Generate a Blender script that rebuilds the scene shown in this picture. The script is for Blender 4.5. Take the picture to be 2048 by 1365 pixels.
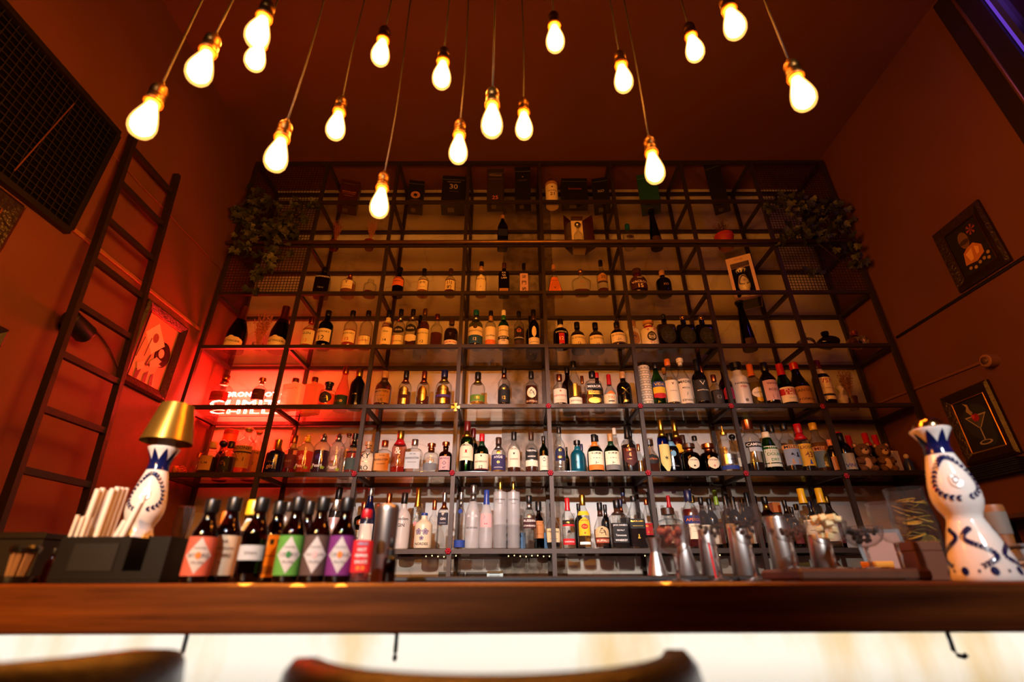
import bpy, math, random
from mathutils import Vector, Matrix
random.seed(7)
C = bpy.context.scene.collection
for o in list(bpy.data.objects): bpy.data.objects.remove(o)

# ------------------------------------------------------------------ camera
F, PIT, ROLL = 963.0, 0.46, 0.0027          # focal length in px of a 2048 px wide frame
SP, CP, SR, CR = math.sin(PIT), math.cos(PIT), math.sin(ROLL), math.cos(ROLL)
CZ = 1.105                                   # lens height, a hair above the bar top
cam_d = bpy.data.cameras.new('camera'); cam = bpy.data.objects.new('camera', cam_d); C.objects.link(cam)
cam_d.sensor_fit = 'HORIZONTAL'; cam_d.sensor_width = 36.0; cam_d.lens = 36.0 * F / 2048.0
cam_d.clip_start = 0.02
Rv, Uv, Fv = Vector((1, 0, 0)), Vector((0, -SP, CP)), Vector((0, CP, SP))
R2, U2 = CR * Rv - SR * Uv, SR * Rv + CR * Uv
M = Matrix((R2, U2, -Fv)).transposed().to_4x4(); M.translation = Vector((0, 0, CZ)); cam.matrix_world = M
cam_d.dof.use_dof = True; cam_d.dof.focus_distance = 3.35; cam_d.dof.aperture_fstop = 2.0
bpy.context.scene.camera = cam

# ------------------------------------------------------------------ world, lights, exposure
sc = bpy.context.scene
vs = sc.view_settings
vs.view_transform = 'Standard'; vs.look = 'None'; vs.gamma = 1.0; vs.exposure = 0.0; vs.use_curve_mapping = False
try:
    sc.cycles.transparent_max_bounces = 40; sc.cycles.max_bounces = 8
    sc.cycles.sample_clamp_indirect = 4.0; sc.cycles.blur_glossy = 0.5
except Exception: pass
w = bpy.data.worlds.new('world'); sc.world = w; w.use_nodes = True
w.node_tree.nodes['Background'].inputs[0].default_value = (0.02, 0.012, 0.01, 1)
w.node_tree.nodes['Background'].inputs[1].default_value = 0.3

def light(name, kind, loc, aim, power, col, size=0.05, size_y=None, angle=60, blend=0.6):
    d = bpy.data.lights.new(name, kind); o = bpy.data.objects.new(name, d); C.objects.link(o)
    o.location = loc; d.energy = power; d.color = col
    o.rotation_euler = (Vector(aim) - Vector(loc)).to_track_quat('-Z', 'Y').to_euler()
    if kind == 'AREA':
        d.shape = 'RECTANGLE'; d.size = size; d.size_y = size_y or size
    else:
        d.shadow_soft_size = size
    if kind == 'SPOT':
        d.spot_size = math.radians(angle); d.spot_blend = blend
    return o
# white ceiling spots of the guest side, aimed at the bar and the lower shelves
light('guest_side_spot', 'SPOT', (-0.55, -1.6, 2.75), (-0.1, 3.4, 1.05), 860, (1.0, 0.97, 0.98), 0.045, angle=37, blend=0.85)
light('guest_side_spot', 'SPOT', (0.9, -1.6, 2.75), (0.9, 3.4, 1.05), 520, (1.0, 0.97, 0.98), 0.045, angle=37, blend=0.85)
# warm spot and point lamp added behind the camera, left, to light the fascia
light('added_fascia_spot', 'SPOT', (-1.0, -1.1, 2.1), (-1.0, 0.85, 1.06), 330, (1.0, 0.45, 0.12), 0.06, angle=46, blend=0.9)
light('added_warm_point', 'POINT', (-0.9, -1.9, 2.2), (0, 0, 0), 8, (1.0, 0.42, 0.10), 0.06)

# ------------------------------------------------------------------ picture geometry helpers
def ray(u, v):
    a, b = (u - 1024) / F, (682.5 - v) / F
    a, b = a * CR + b * SR, -a * SR + b * CR
    return Vector((a, CP - b * SP, SP + b * CP))
def at_y(u, v, y):
    d = ray(u, v); return Vector((0, 0, CZ)) + d * (y / d.y)
def at_x(u, v, x):
    d = ray(u, v); return Vector((0, 0, CZ)) + d * (x / d.x)
def at_z(u, v, z):
    d = ray(u, v); return Vector((0, 0, CZ)) + d * ((z - CZ) / d.z)
def x_for(u, y, z):
    """world x of the point at depth y and height z that stands at picture column u"""
    zr = z - CZ; dep = y * CP + zr * SP; b = (-y * SP + zr * CP) / dep
    return ((u - 1024) / F + b * SR) / CR * dep, dep

# ------------------------------------------------------------------ materials
def lin(c):
    if isinstance(c, str):
        c = c.lstrip('#'); c = [int(c[i:i + 2], 16) / 255 for i in (0, 2, 4)]
    return tuple((x / 12.92 if x <= 0.04045 else ((x + 0.055) / 1.055) ** 2.4) for x in c)
MC = {}
def newmat(key):
    m = bpy.data.materials.new(key); m.use_nodes = True; m.node_tree.nodes.clear()
    return m, m.node_tree.nodes, m.node_tree.links
def out(nt, ln, sh):
    o = nt.new('ShaderNodeOutputMaterial'); ln.new(sh, o.inputs[0]); return o
def flat(col, rough=0.6, metal=0.0, spec=0.5, bump=None, vary=0.0):
    key = f'm_{col}_{rough}_{metal}_{spec}_{bump}_{vary}'
    if key in MC: return MC[key]
    m, nt, ln = newmat(key); b = nt.new('ShaderNodeBsdfPrincipled')
    c = lin(col)
    b.inputs['Base Color'].default_value = (*c, 1); b.inputs['Roughness'].default_value = rough
    b.inputs['Metallic'].default_value = metal; b.inputs['Specular IOR Level'].default_value = spec
    if bump or vary:
        tc = nt.new('ShaderNodeTexCoord'); n = nt.new('ShaderNodeTexNoise')
        n.inputs['Scale'].default_value = (bump or (30, 0))[0]; n.inputs['Detail'].default_value = 4
        ln.new(tc.outputs['Object'], n.inputs['Vector'])
        if bump:
            bp = nt.new('ShaderNodeBump'); bp.inputs['Strength'].default_value = bump[1]; bp.inputs['Distance'].default_value = 0.01
            ln.new(n.outputs[0], bp.inputs['Height']); ln.new(bp.outputs[0], b.inputs['Normal'])
        if vary:
            mx = nt.new('ShaderNodeMixRGB'); mx.inputs[1].default_value = (*[x * (1 - vary) for x in c], 1)
            mx.inputs[2].default_value = (*[min(1, x * (1 + vary)) for x in c], 1)
            ln.new(n.outputs[0], mx.inputs[0]); ln.new(mx.outputs[0], b.inputs['Base Color'])
    out(nt, ln, b.outputs[0]); MC[key] = m; return m
def glow(col, strength, key=None):
    key = f'glow_{col}_{strength}'
    if key in MC: return MC[key]
    m, nt, ln = newmat(key); e = nt.new('ShaderNodeEmission')
    e.inputs[0].default_value = (*col, 1); e.inputs[1].default_value = strength
    out(nt, ln, e.outputs[0]); MC[key] = m; return m
def glassm(tint, haze=0.0, hazecol=(1, 1, 1), rough=0.03, gl=1.0, edge=1.0):
    """thin glass: what is behind shows through, tinted; reflections follow Fresnel; haze is frosting, on clear bowls a stand-in for highlights"""
    key = f'glass_{tint}_{haze}_{hazecol}_{rough}_{gl}_{edge}'
    if key in MC: return MC[key]
    m, nt, ln = newmat(key)
    t = nt.new('ShaderNodeBsdfTransparent'); t.inputs[0].default_value = (*tint, 1)
    g = nt.new('ShaderNodeBsdfGlossy'); g.inputs['Roughness'].default_value = rough
    g.inputs[0].default_value = (gl, gl, gl, 1)
    sh = t.outputs[0]
    if edge < 1:                                # a bottle wall swallows more light where it is seen edge-on
        lw = nt.new('ShaderNodeLayerWeight'); lw.inputs[0].default_value = 0.5
        pw = nt.new('ShaderNodeMath'); pw.operation = 'POWER'; pw.inputs[1].default_value = 2.5; ln.new(lw.outputs['Facing'], pw.inputs[0])
        mc = nt.new('ShaderNodeMixRGB'); mc.inputs[1].default_value = (*tint, 1); mc.inputs[2].default_value = (*[x * edge for x in tint], 1)
        ln.new(pw.outputs[0], mc.inputs[0]); ln.new(mc.outputs[0], t.inputs[0])
    if haze:
        d = nt.new('ShaderNodeBsdfDiffuse'); d.inputs[0].default_value = (*hazecol, 1)
        tr = nt.new('ShaderNodeBsdfTranslucent'); tr.inputs[0].default_value = (*hazecol, 1)
        a = nt.new('ShaderNodeMixShader'); a.inputs[0].default_value = 0.45
        ln.new(d.outputs[0], a.inputs[1]); ln.new(tr.outputs[0], a.inputs[2])
        mx = nt.new('ShaderNodeMixShader'); mx.inputs[0].default_value = haze
        ln.new(sh, mx.inputs[1]); ln.new(a.outputs[0], mx.inputs[2]); sh = mx.outputs[0]
    fr = nt.new('ShaderNodeFresnel'); fr.inputs[0].default_value = 1.45
    geo = nt.new('ShaderNodeNewGeometry')      # a pane reflects on the side light enters by
    inv = nt.new('ShaderNodeMath'); inv.operation = 'SUBTRACT'; inv.inputs[0].default_value = 1.0; ln.new(geo.outputs['Backfacing'], inv.inputs[1])
    mu = nt.new('ShaderNodeMath'); mu.operation = 'MULTIPLY'; ln.new(fr.outputs[0], mu.inputs[0]); ln.new(inv.outputs[0], mu.inputs[1])
    mx = nt.new('ShaderNodeMixShader'); ln.new(mu.outputs[0], mx.inputs[0])
    ln.new(sh, mx.inputs[1]); ln.new(g.outputs[0], mx.inputs[2])
    out(nt, ln, mx.outputs[0]); MC[key] = m; return m
def crystal(tint=(0.97, 0.97, 0.96), rough=0.0):
    key = f'crystal_{tint}_{rough}'
    if key in MC: return MC[key]
    m, nt, ln = newmat(key); g = nt.new('ShaderNodeBsdfGlass'); g.inputs[0].default_value = (*tint, 1); g.inputs['Roughness'].default_value = rough; g.inputs['IOR'].default_value = 1.48
    out(nt, ln, g.outputs[0]); MC[key] = m; return m
COL = dict(black='#0b0a0a', soft='#1a1817', cream='#e6d9b8', white='#e8e4dc', paper='#d9cdb4', red='#b3121a', dred='#5a0d10',
           gold='#c39a3a', yellow='#e0b21a', orange='#d8701e', blue='#1d3a8a', navy='#10163c', teal='#0d5a6e', green='#1f6b2c',
           dgreen='#0f3018', brown='#3a2012', tan='#a97b4a', pink='#d58c8c', silver='#b8b8b8', grey='#6d6a66', purple='#3d1f63',
           cork='#b58a56', copper='#9c4a34', lime='#8fae2a', magenta='#a3134f', sky='#6fa7c4', rose='#c9a2a0', wood='#6b3f1f')
METAL = {'gold': ('#c79a3c', 0.3), 'silver': ('#b5b2ad', 0.3), 'copper': ('#b9663f', 0.3), 'brass': ('#8a6a2e', 0.35), 'dbrass': ('#5a4018', 0.4)}
def paper(c): return flat(COL.get(c, c), 0.75)
def capm(c):
    if c in METAL: return flat(METAL[c][0], METAL[c][1], 1.0)
    return flat(COL.get(c, c), 0.35)
GL = {
    'clear': lambda: glassm((0.92, 0.93, 0.92), 0.02, (0.5, 0.5, 0.5), edge=0.3),
    'green': lambda: glassm((0.12, 0.34, 0.10)),
    'dgreen': lambda: glassm((0.03, 0.10, 0.03)),
    'olive': lambda: glassm((0.42, 0.46, 0.22)),
    'amber': lambda: glassm((0.16, 0.05, 0.015)),
    'smoke': lambda: glassm((0.25, 0.22, 0.2)),
    'blue': lambda: glassm((0.03, 0.09, 0.42)),
    'pink': lambda: glassm((0.95, 0.62, 0.58), edge=0.35),
    'frost': lambda: glassm((0.8, 0.82, 0.83), 0.45, (0.85, 0.85, 0.85), 0.3),
    'frostw': lambda: glassm((0.9, 0.9, 0.9), 0.85, (0.85, 0.85, 0.83), 0.3),
    'frostp': lambda: glassm((0.9, 0.5, 0.45), 0.75, (0.85, 0.42, 0.36), 0.3),
    'black': lambda: flat('#080707', 0.12),
    'navy': lambda: flat('#0a0f33', 0.15),
    'teal': lambda: flat('#0b5468', 0.25, 0.4),
    'white': lambda: flat('#dcd8d0', 0.3),
    'creamc': lambda: flat('#d9cbb0', 0.35),
    'maroon': lambda: flat('#300608', 0.15),
    'rednavy': lambda: flat('#5a0d12', 0.2),
}
LQ = {
    'whisky': lambda: glassm((0.50, 0.17, 0.03), 0.10, (0.30, 0.09, 0.015), 0.1),
    'gold': lambda: glassm((0.85, 0.52, 0.10), 0.08, (0.6, 0.33, 0.05), 0.1),
    'dark': lambda: glassm((0.13, 0.03, 0.01), 0.10, (0.07, 0.015, 0.005), 0.1),
    'red': lambda: glassm((0.50, 0.02, 0.015), 0.15, (0.4, 0.012, 0.01), 0.1),
    'pink': lambda: glassm((0.9, 0.33, 0.28), 0.12, (0.7, 0.2, 0.17), 0.1),
    'water': lambda: glassm((0.93, 0.93, 0.92), 0.0),
    'yellow': lambda: glassm((0.82, 0.70, 0.18), 0.1, (0.6, 0.5, 0.1), 0.1),
    'purple': lambda: glassm((0.22, 0.05, 0.16), 0.25, (0.12, 0.03, 0.09), 0.1),
}

# ------------------------------------------------------------------ mesh helpers
def mesh(name, V, Fc, mat, parent=None, smooth=False, loc=None):
    me = bpy.data.meshes.new(name); me.from_pydata([tuple(v) for v in V], [], Fc); me.update()
    if smooth: me.polygons.foreach_set('use_smooth', [True] * len(me.polygons))
    if mat: me.materials.append(mat)
    o = bpy.data.objects.new(name, me); C.objects.link(o)
    if parent: o.parent = parent
    if loc is not None: o.location = loc
    return o
class MB:
    def __init__(s): s.V = []; s.F = []
    def add(s, V, Fc):
        n = len(s.V); s.V += [Vector(v) for v in V]; s.F += [tuple(i + n for i in f) for f in Fc]; return s
    def box(s, x0, x1, y0, y1, z0, z1, M=None):
        V = [Vector((x, y, z)) for z in (z0, z1) for y in (y0, y1) for x in (x0, x1)]
        if M: V = [M @ v for v in V]
        return s.add(V, [(0, 2, 3, 1), (4, 5, 7, 6), (0, 1, 5, 4), (2, 6, 7, 3), (0, 4, 6, 2), (1, 3, 7, 5)])
    def bevbox(s, x0, x1, y0, y1, z0, z1, b):
        V = []
        for z, i in ((z0, b), (z0 + b, 0), (z1 - b, 0), (z1, b)):
            for (x, y) in ((x0 + b, y0 + i), (x1 - b, y0 + i), (x1 - i, y0 + b), (x1 - i, y1 - b), (x1 - b, y1 - i), (x0 + b, y1 - i), (x0 + i, y1 - b), (x0 + i, y0 + b)):
                V.append(Vector((x, y, z)))
        return s.rings(V, 4, 8)
    def rings(s, V, nr, n, caps=True):
        Fc = [(r * n + i, r * n + (i + 1) % n, (r + 1) * n + (i + 1) % n, (r + 1) * n + i) for r in range(nr - 1) for i in range(n)]
        if caps: Fc += [tuple(range(n))[::-1], tuple((nr - 1) * n + i for i in range(n))]
        return s.add(V, Fc)
    def tube(s, pts, r, n=6, caps=True):
        pts = [Vector(p) for p in pts]; V = []
        for k, p in enumerate(pts):
            d = (pts[min(k + 1, len(pts) - 1)] - pts[max(k - 1, 0)]).normalized()
            up = Vector((0, 0, 1)) if abs(d.z) < 0.9 else Vector((0, 1, 0))
            a = d.cross(up).normalized(); b = d.cross(a).normalized()
            rr = r[k] if isinstance(r, (list, tuple)) else r
            V += [p + (a * math.cos(2 * math.pi * i / n) + b * math.sin(2 * math.pi * i / n)) * rr for i in range(n)]
        return s.rings(V, len(pts), n, caps)
    def lathe(s, prof, n=20, c=(0, 0, 0), M=None, caps=True):
        c = Vector(c); V = []
        for r, z in prof:
            V += [Vector((r * math.cos(2 * math.pi * i / n), r * math.sin(2 * math.pi * i / n), z)) for i in range(n)]
        if M: V = [M @ v for v in V]
        return s.rings([v + c for v in V], len(prof), n, caps)
    def ball(s, c, r, n=12, m=7, M=None):
        rx, ry, rz = r if isinstance(r, (list, tuple)) else (r, r, r); V = []
        for j in range(m):
            t = math.pi * (j + 0.5) / m - math.pi / 2
            for i in range(n):
                p = 2 * math.pi * i / n
                V.append(Vector((rx * math.cos(t) * math.cos(p), ry * math.cos(t) * math.sin(p), rz * math.sin(t))))
        if M: V = [M @ v for v in V]
        return s.rings([v + Vector(c) for v in V], m, n)
    def prism(s, poly, y0, y1):
        """polygon in x,z extruded from y0 (front) to y1"""
        n = len(poly); V = [Vector((x, y0, z)) for x, z in poly] + [Vector((x, y1, z)) for x, z in poly]
        return s.add(V, [tuple(range(n)), tuple(range(2 * n - 1, n - 1, -1))] + [(i, n + i, n + (i + 1) % n, (i + 1) % n) for i in range(n)])
    def build(s, name, mat, parent=None, smooth=False, loc=None): return mesh(name, s.V, s.F, mat, parent, smooth, loc)
def autosmooth(o, ang=40):
    try: o.data.set_sharp_from_angle(angle=math.radians(ang))
    except Exception: pass
    return o
def thing(name, label, cat, loc=(0, 0, 0), rz=0, group=None):
    o = bpy.data.objects.new(name, None); C.objects.link(o); o.empty_display_size = 0.05
    o.location = loc; o.rotation_euler = (0, 0, rz)
    return tag(o, label, cat, group)
def tag(o, label, cat, group=None, kind=None):
    o['label'] = label
    if cat: o['category'] = cat
    if group: o['group'] = group
    if kind: o['kind'] = kind
    return o
def struct(o, label, cat=None):
    o['kind'] = 'structure'; o['label'] = label
    if cat: o['category'] = cat
    return o
# lettering: every string is turned once into a flat mesh of width 1
TXT = {}
def text_mesh(s):
    if s in TXT: return TXT[s]
    cu = bpy.data.curves.new('t', 'FONT'); cu.body = s; cu.resolution_u = 2; cu.size = 1; cu.offset = 0.014
    o = bpy.data.objects.new('t', cu)
    me = o.to_mesh()
    V = [v.co.copy() for v in me.vertices]; Fc = [tuple(p.vertices) for p in me.polygons]
    o.to_mesh_clear(); bpy.data.objects.remove(o); bpy.data.curves.remove(cu)
    if V:
        x0 = min(v.x for v in V); x1 = max(v.x for v in V); y0 = min(v.y for v in V); y1 = max(v.y for v in V)
        W = max(1e-6, x1 - x0); V = [Vector(((v.x - (x0 + x1) / 2) / W, (v.y - (y0 + y1) / 2) / W, 0)) for v in V]; H = (y1 - y0) / W
    else: H = 0.1
    TXT[s] = (V, Fc, H); return TXT[s]

# ================================================================== the room
XL, XR, YB, YF, ZC = -2.20, 2.69, 3.42, -3.0, CZ + 3.28
def wallmat(key, c1, c2, scale, rough, bump, vein=None):
    m, nt, ln = newmat(key); b = nt.new('ShaderNodeBsdfPrincipled'); b.inputs['Roughness'].default_value = rough
    tc = nt.new('ShaderNodeTexCoord'); n = nt.new('ShaderNodeTexNoise'); n.inputs['Scale'].default_value = scale; n.inputs['Detail'].default_value = 6
    ln.new(tc.outputs['Object'], n.inputs['Vector'])
    cr = nt.new('ShaderNodeValToRGB'); cr.color_ramp.elements[0].position = 0.35; cr.color_ramp.elements[1].position = 0.65
    cr.color_ramp.elements[0].color = (*lin(c1), 1); cr.color_ramp.elements[1].color = (*lin(c2), 1)
    ln.new(n.outputs[0], cr.inputs[0]); col = cr.outputs[0]
    if vein:
        n2 = nt.new('ShaderNodeTexNoise'); n2.inputs['Scale'].default_value = vein[1]; n2.inputs['Detail'].default_value = 8; n2.inputs['Distortion'].default_value = 1.2
        ln.new(tc.outputs['Object'], n2.inputs['Vector'])
        c3 = nt.new('ShaderNodeValToRGB'); e = c3.color_ramp.elements
        e[0].position = 0.485; e[0].color = (0, 0, 0, 1); e[1].position = 0.515; e[1].color = (0, 0, 0, 1)
        x = e.new(0.5); x.color = (1, 1, 1, 1)
        ln.new(n2.outputs[0], c3.inputs[0])
        mu = nt.new('ShaderNodeMath'); mu.operation = 'MULTIPLY'; mu.inputs[1].default_value = vein[2]; ln.new(c3.outputs[0], mu.inputs[0])
        mx = nt.new('ShaderNodeMixRGB'); mx.inputs[2].default_value = (*lin(vein[0]), 1)
        ln.new(mu.outputs[0], mx.inputs[0]); ln.new(col, mx.inputs[1]); col = mx.outputs[0]
    ln.new(col, b.inputs['Base Color'])
    if bump:
        n3 = nt.new('ShaderNodeTexNoise'); n3.inputs['Scale'].default_value = bump[0]; n3.inputs['Detail'].default_value = 5; ln.new(tc.outputs['Object'], n3.inputs['Vector'])
        bp = nt.new('ShaderNodeBump'); bp.inputs['Strength'].default_value = bump[1]; bp.inputs['Distance'].default_value = 0.01
        ln.new(n3.outputs[0], bp.inputs['Height']); ln.new(bp.outputs[0], b.inputs['Normal'])
    out(nt, ln, b.outputs[0]); return m
m_side = wallmat('terracotta_plaster', '#5e3323', '#673928', 1.6, 0.7, (60, 0.06))
m_back = wallmat('marbled_plaster', '#b9b2aa', '#c8c2bb', 2.2, 0.55, (25, 0.05), ('#7b6a58', 1.1, 0.28))
m_conc = wallmat('rough_concrete', '#6f665c', '#978d82', 18, 0.8, (70, 0.6))
m_ceil = wallmat('brown_ceiling', '#5c301a', '#63351d', 1.2, 0.8, None)
m_floor = wallmat('dark_floor', '#2a211c', '#352a23', 5, 0.5, None)
struct(MB().box(XL - 0.1, XR + 0.1, YF - 0.1, YB + 0.1, -0.1, 0).build('floor', m_floor), 'dark floor of the bar room')
struct(MB().box(XL - 0.1, XR + 0.1, YF - 0.1, YB + 0.1, ZC, ZC + 0.1).build('ceiling', m_ceil), 'dark brown painted ceiling')
struct(MB().box(XL - 0.1, XR + 0.1, YB, YB + 0.1, 0, ZC).build('wall_back', m_back), 'pale marbled wall behind the shelving')
struct(MB().box(XL - 0.1, XL, YF, YB, 0, ZC).build('wall_left', m_side), 'terracotta wall with the ladder')
struct(MB().box(XR, XR + 0.1, YF, YB, 0, ZC).build('wall_right', m_side), 'terracotta wall with two framed paintings')
struct(MB().box(XL - 0.1, XR + 0.1, YF - 0.1, YF, 0, ZC).build('wall_front', m_side), 'terracotta wall behind the camera')
struct(MB().box(-0.075, 0.35, YB - 0.014, YB, 0, ZC).build('trim_1', m_conc), 'rough concrete pilaster on the back wall')
# picture rails and cable runs on the side walls
m_rail = flat('#8a5a34', 0.5); m_dark = flat('#14100e', 0.45); m_iron = flat('#1c1512', 0.5, 0.3)
struct(MB().bevbox(XL, XL + 0.014, 1.88, 3.0, CZ + 1.565, CZ + 1.587, 0.003).build('trim_2', m_rail), 'thin brown picture rail on the ladder wall')
struct(MB().tube([(XL + 0.006, 1.9 + 0.05 * i, CZ + 2.10 + 0.004 * math.sin(i * 0.9)) for i in range(26)], 0.004).build('trim_3', flat('#6a3a22', 0.6)), 'thin cable high on the ladder wall')
struct(MB().tube([(XR - 0.008, 1.2 + 0.1 * i, CZ + 1.505) for i in range(19)], 0.009).build('trim_4', m_dark), 'black cable run below the upper right painting')
co = MB().tube([(XR - 0.008, 2.53 + 0.083 * i, CZ + 1.105 + 0.0045 * i) for i in range(11)], 0.008)
struct(co.build('trim_5', flat('#7a4a30', 0.6)), 'brown painted conduit on the right wall')

# ------------------------------------------------------------------ steel shelving with glass shelves
XP = [-2.162 + 0.6 * i for i in range(9)]
ZR = [CZ + 3.189 - 0.4349 * k for k in range(8)]
YS, YK, HB = 3.011, 3.385, 0.0125
m_steel = flat('#3a2f29', 0.5, 0.5, bump=(40, 0.05))
shelf = thing('metal_shelving', 'tall dark steel grid shelving with glass shelves across the whole back wall', 'shelving', (XP[4], YS, 0))
O = Vector((-XP[4], -YS, 0))
def part_box(name, x0, x1, y0, y1, z0, z1, mat, par):
    cx, cy, cz = (x0 + x1) / 2, (y0 + y1) / 2, (z0 + z1) / 2
    return MB().box(x0 - cx, x1 - cx, y0 - cy, y1 - cy, z0 - cz, z1 - cz).build(name, mat, par, loc=Vector((cx, cy, cz)) + (O if par is shelf else Vector((0, 0, 0))))
PM = {}
def shared(name, key, fn, mat, par, loc):
    if key in PM:
        o = PM[key].copy(); o.name = name; C.objects.link(o)
    else:
        o = fn().build(name, mat); PM[key] = o
    o.parent = par; o.location = loc; return o
ZB = 0.95
hp = (ZR[0] + HB - ZB) / 2
for i in range(9):
    for y in (YS, YK):
        shared('post', 'post', lambda: MB().box(-HB, HB, -HB, HB, -hp, hp), m_steel, shelf, Vector((XP[i], y, ZB + hp)) + O)
hx = (XP[8] - XP[0]) / 2 - HB
for k in range(8):
    for y in (YS, YK):
        for i in range(8):
            shared('shelf_bar', 'bar', lambda: MB().box(-0.3 + HB, 0.3 - HB, -HB, HB, -HB, HB), m_steel, shelf, Vector(((XP[i] + XP[i + 1]) / 2, y, ZR[k])) + O)
    for i in range(9):
        shared('cross_bar', 'cross', lambda: MB().box(-HB, HB, -(YK - YS) / 2 + HB, (YK - YS) / 2 - HB, -HB, HB), m_steel, shelf, Vector((XP[i], (YS + YK) / 2, ZR[k])) + O)
m_shelfglass = glassm((0.87, 0.83, 0.76), 0.03, (0.3, 0.25, 0.2), 0.06)
for k in range(1, 8):
    for i in range(8):
        shared('glass_shelf', 'gshelf', lambda: MB().box(-0.285, 0.285, -0.185, 0.185, -0.003, 0.003), m_shelfglass, shelf, Vector(((XP[i] + XP[i + 1]) / 2, (YS + YK) / 2, ZR[k] + HB + 0.003)) + O)
ZT = [z + HB + 0.0062 for z in ZR]                       # top of the glass on each level
# wire mesh infill panels in the end bays
m_wire = flat('#2a1c14', 0.5, 0.4)
def wire_panel(x0, x1, z0, z1, y):
    b = MB(); n = int((x1 - x0) / 0.0235); m = int((z1 - z0) / 0.0235)
    for i in range(1, n):
        x = x0 + (x1 - x0) * i / n; b.box(x - 0.0016, x + 0.0016, y - 0.0016, y + 0.0016, z0, z1)
    for j in range(1, m):
        z = z0 + (z1 - z0) * j / m; b.box(x0, x1, y + 0.0016, y + 0.0048, z - 0.0016, z + 0.0016)
    o = b.build('wire_mesh', m_wire, shelf, loc=O); o['kind'] = 'stuff'
for i in (0, 7):
    for k in (0, 1, 2):
        wire_panel(XP[i] + HB, XP[i + 1] - HB, ZR[k + 1] + HB, ZR[k] - HB, YS)
# the round ladder rail in front of the third level
rail = thing('ladder_rail', 'round dark bronze ladder rail running in front of the shelving', 'rail', (0.24, YS - 0.05, ZR[2] - 0.004))
ro = Vector((-0.24, -(YS - 0.05), -(ZR[2] - 0.004)))
MB().tube([Vector((XP[0] - 0.02, YS - 0.05, ZR[2] - 0.004)) + ro, Vector((XP[8] + 0.02, YS - 0.05, ZR[2] - 0.004)) + ro], 0.014, 14).build('pipe', flat('#86693f', 0.42, 0.8), rail, True)
for i in range(1, 8):
    MB().tube([Vector((XP[i], YS - HB, ZR[2] - 0.004)) + ro, Vector((XP[i], YS - 0.045, ZR[2] - 0.004)) + ro], 0.006, 8).build('bracket', m_iron, rail, True)
# back counter carrying the shelving
bc = thing('back_counter', 'low dark back counter under the shelving, mostly hidden by the bar', 'counter', (0.24, 3.15, 0))
MB().box(-2.42, 2.43, -0.24, 0.25, 0.0, 0.90).build('carcass', m_dark, bc)
MB().box(-2.43, 2.44, -0.27, 0.26, 0.90, 0.949).build('worktop', flat('#222427', 0.4), bc)

# red baubles and a gilt cross hung at the joints of the front frame
m_red = flat('#8c0c1c', 0.3)
RB = [(1097, 812, 5, 'fourth'), (1281, 812, 5, 'fifth'), (1463, 812, 5, 'sixth'), (1646, 813, 5, 'seventh'), (708, 948, 6, 'second'), (904, 946, 6, 'third'), (1101, 946, 6, 'fourth'),
      (1297, 946, 6, 'fifth'), (1493, 947, 6, 'sixth'), (1694, 952, 6, 'seventh'), (896, 1103, 7, 'third')]
for u, v, k, q in RB:
    p = at_y(u, v, YS - HB - 0.009)
    t = thing('red_rosette', 'small dark red rosette on %s inner post of the %s shelf' % (q, {5: 'fifth', 6: 'sixth', 7: 'bottom'}[k]), 'rosette', p, 0, 'red rosettes on the shelf joints')
    MB().ball((0, 0, 0), 0.0075, 8, 5).build('centre', m_red, t, True)
    b = MB()
    for a in range(6):
        b.ball((0.011 * math.cos(a * math.pi / 3), 0.002, 0.011 * math.sin(a * math.pi / 3)), (0.008, 0.0055, 0.008), 6, 4)
    b.build('petals', m_red, t, True)
p = at_y(911, 815, YS - HB - 0.005)
t = thing('gilt_cross', 'small gilt flared cross hanging on the third post of fifth shelf', 'ornament', p)
for a in range(4):
    R_ = Matrix.Rotation(a * math.pi / 2, 4, 'Y')
    b = MB().prism([(-0.004, 0.002), (0.004, 0.002), (0.011, 0.028), (-0.011, 0.028)], -0.003, 0.003); b.V = [R_ @ v for v in b.V]
    b.build('arm', flat('#d8b070', 0.35, 0.8), t)

# ------------------------------------------------------------------ pendant bulbs
m_bulb_glass, nt, ln = newmat('amber_bulb_glass')
e = nt.new('ShaderNodeEmission'); e.inputs[0].default_value = (1.0, 0.50, 0.13, 1); e.inputs[1].default_value = 0.95  # glass shell given its own glow, for the yellow edge
t_ = nt.new('ShaderNodeBsdfTransparent'); t_.inputs[0].default_value = (1.0, 0.8, 0.45, 1)
a_ = nt.new('ShaderNodeAddShader'); ln.new(e.outputs[0], a_.inputs[0]); ln.new(t_.outputs[0], a_.inputs[1]); out(nt, ln, a_.outputs[0])
m_glow_body = glow((1.0, 0.35, 0.055), 225.0)  # one solid glowing body stands in for the strands' merged glare
m_sock = flat('#4a3216', 0.42, 1.0); m_cord = flat('#120c0a', 0.8); m_ring = flat('#8a5a24', 0.45, 0.8)
BR = 0.032
prof_b = [(0.0135, 0.0), (0.0150, -0.012), (0.0190, -0.03), (0.0245, -0.05), (0.0290, -0.068), (0.0316, -0.083), (0.032, -0.095), (0.030, -0.108), (0.0245, -0.119), (0.016, -0.1255), (0.006, -0.128)]
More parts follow.
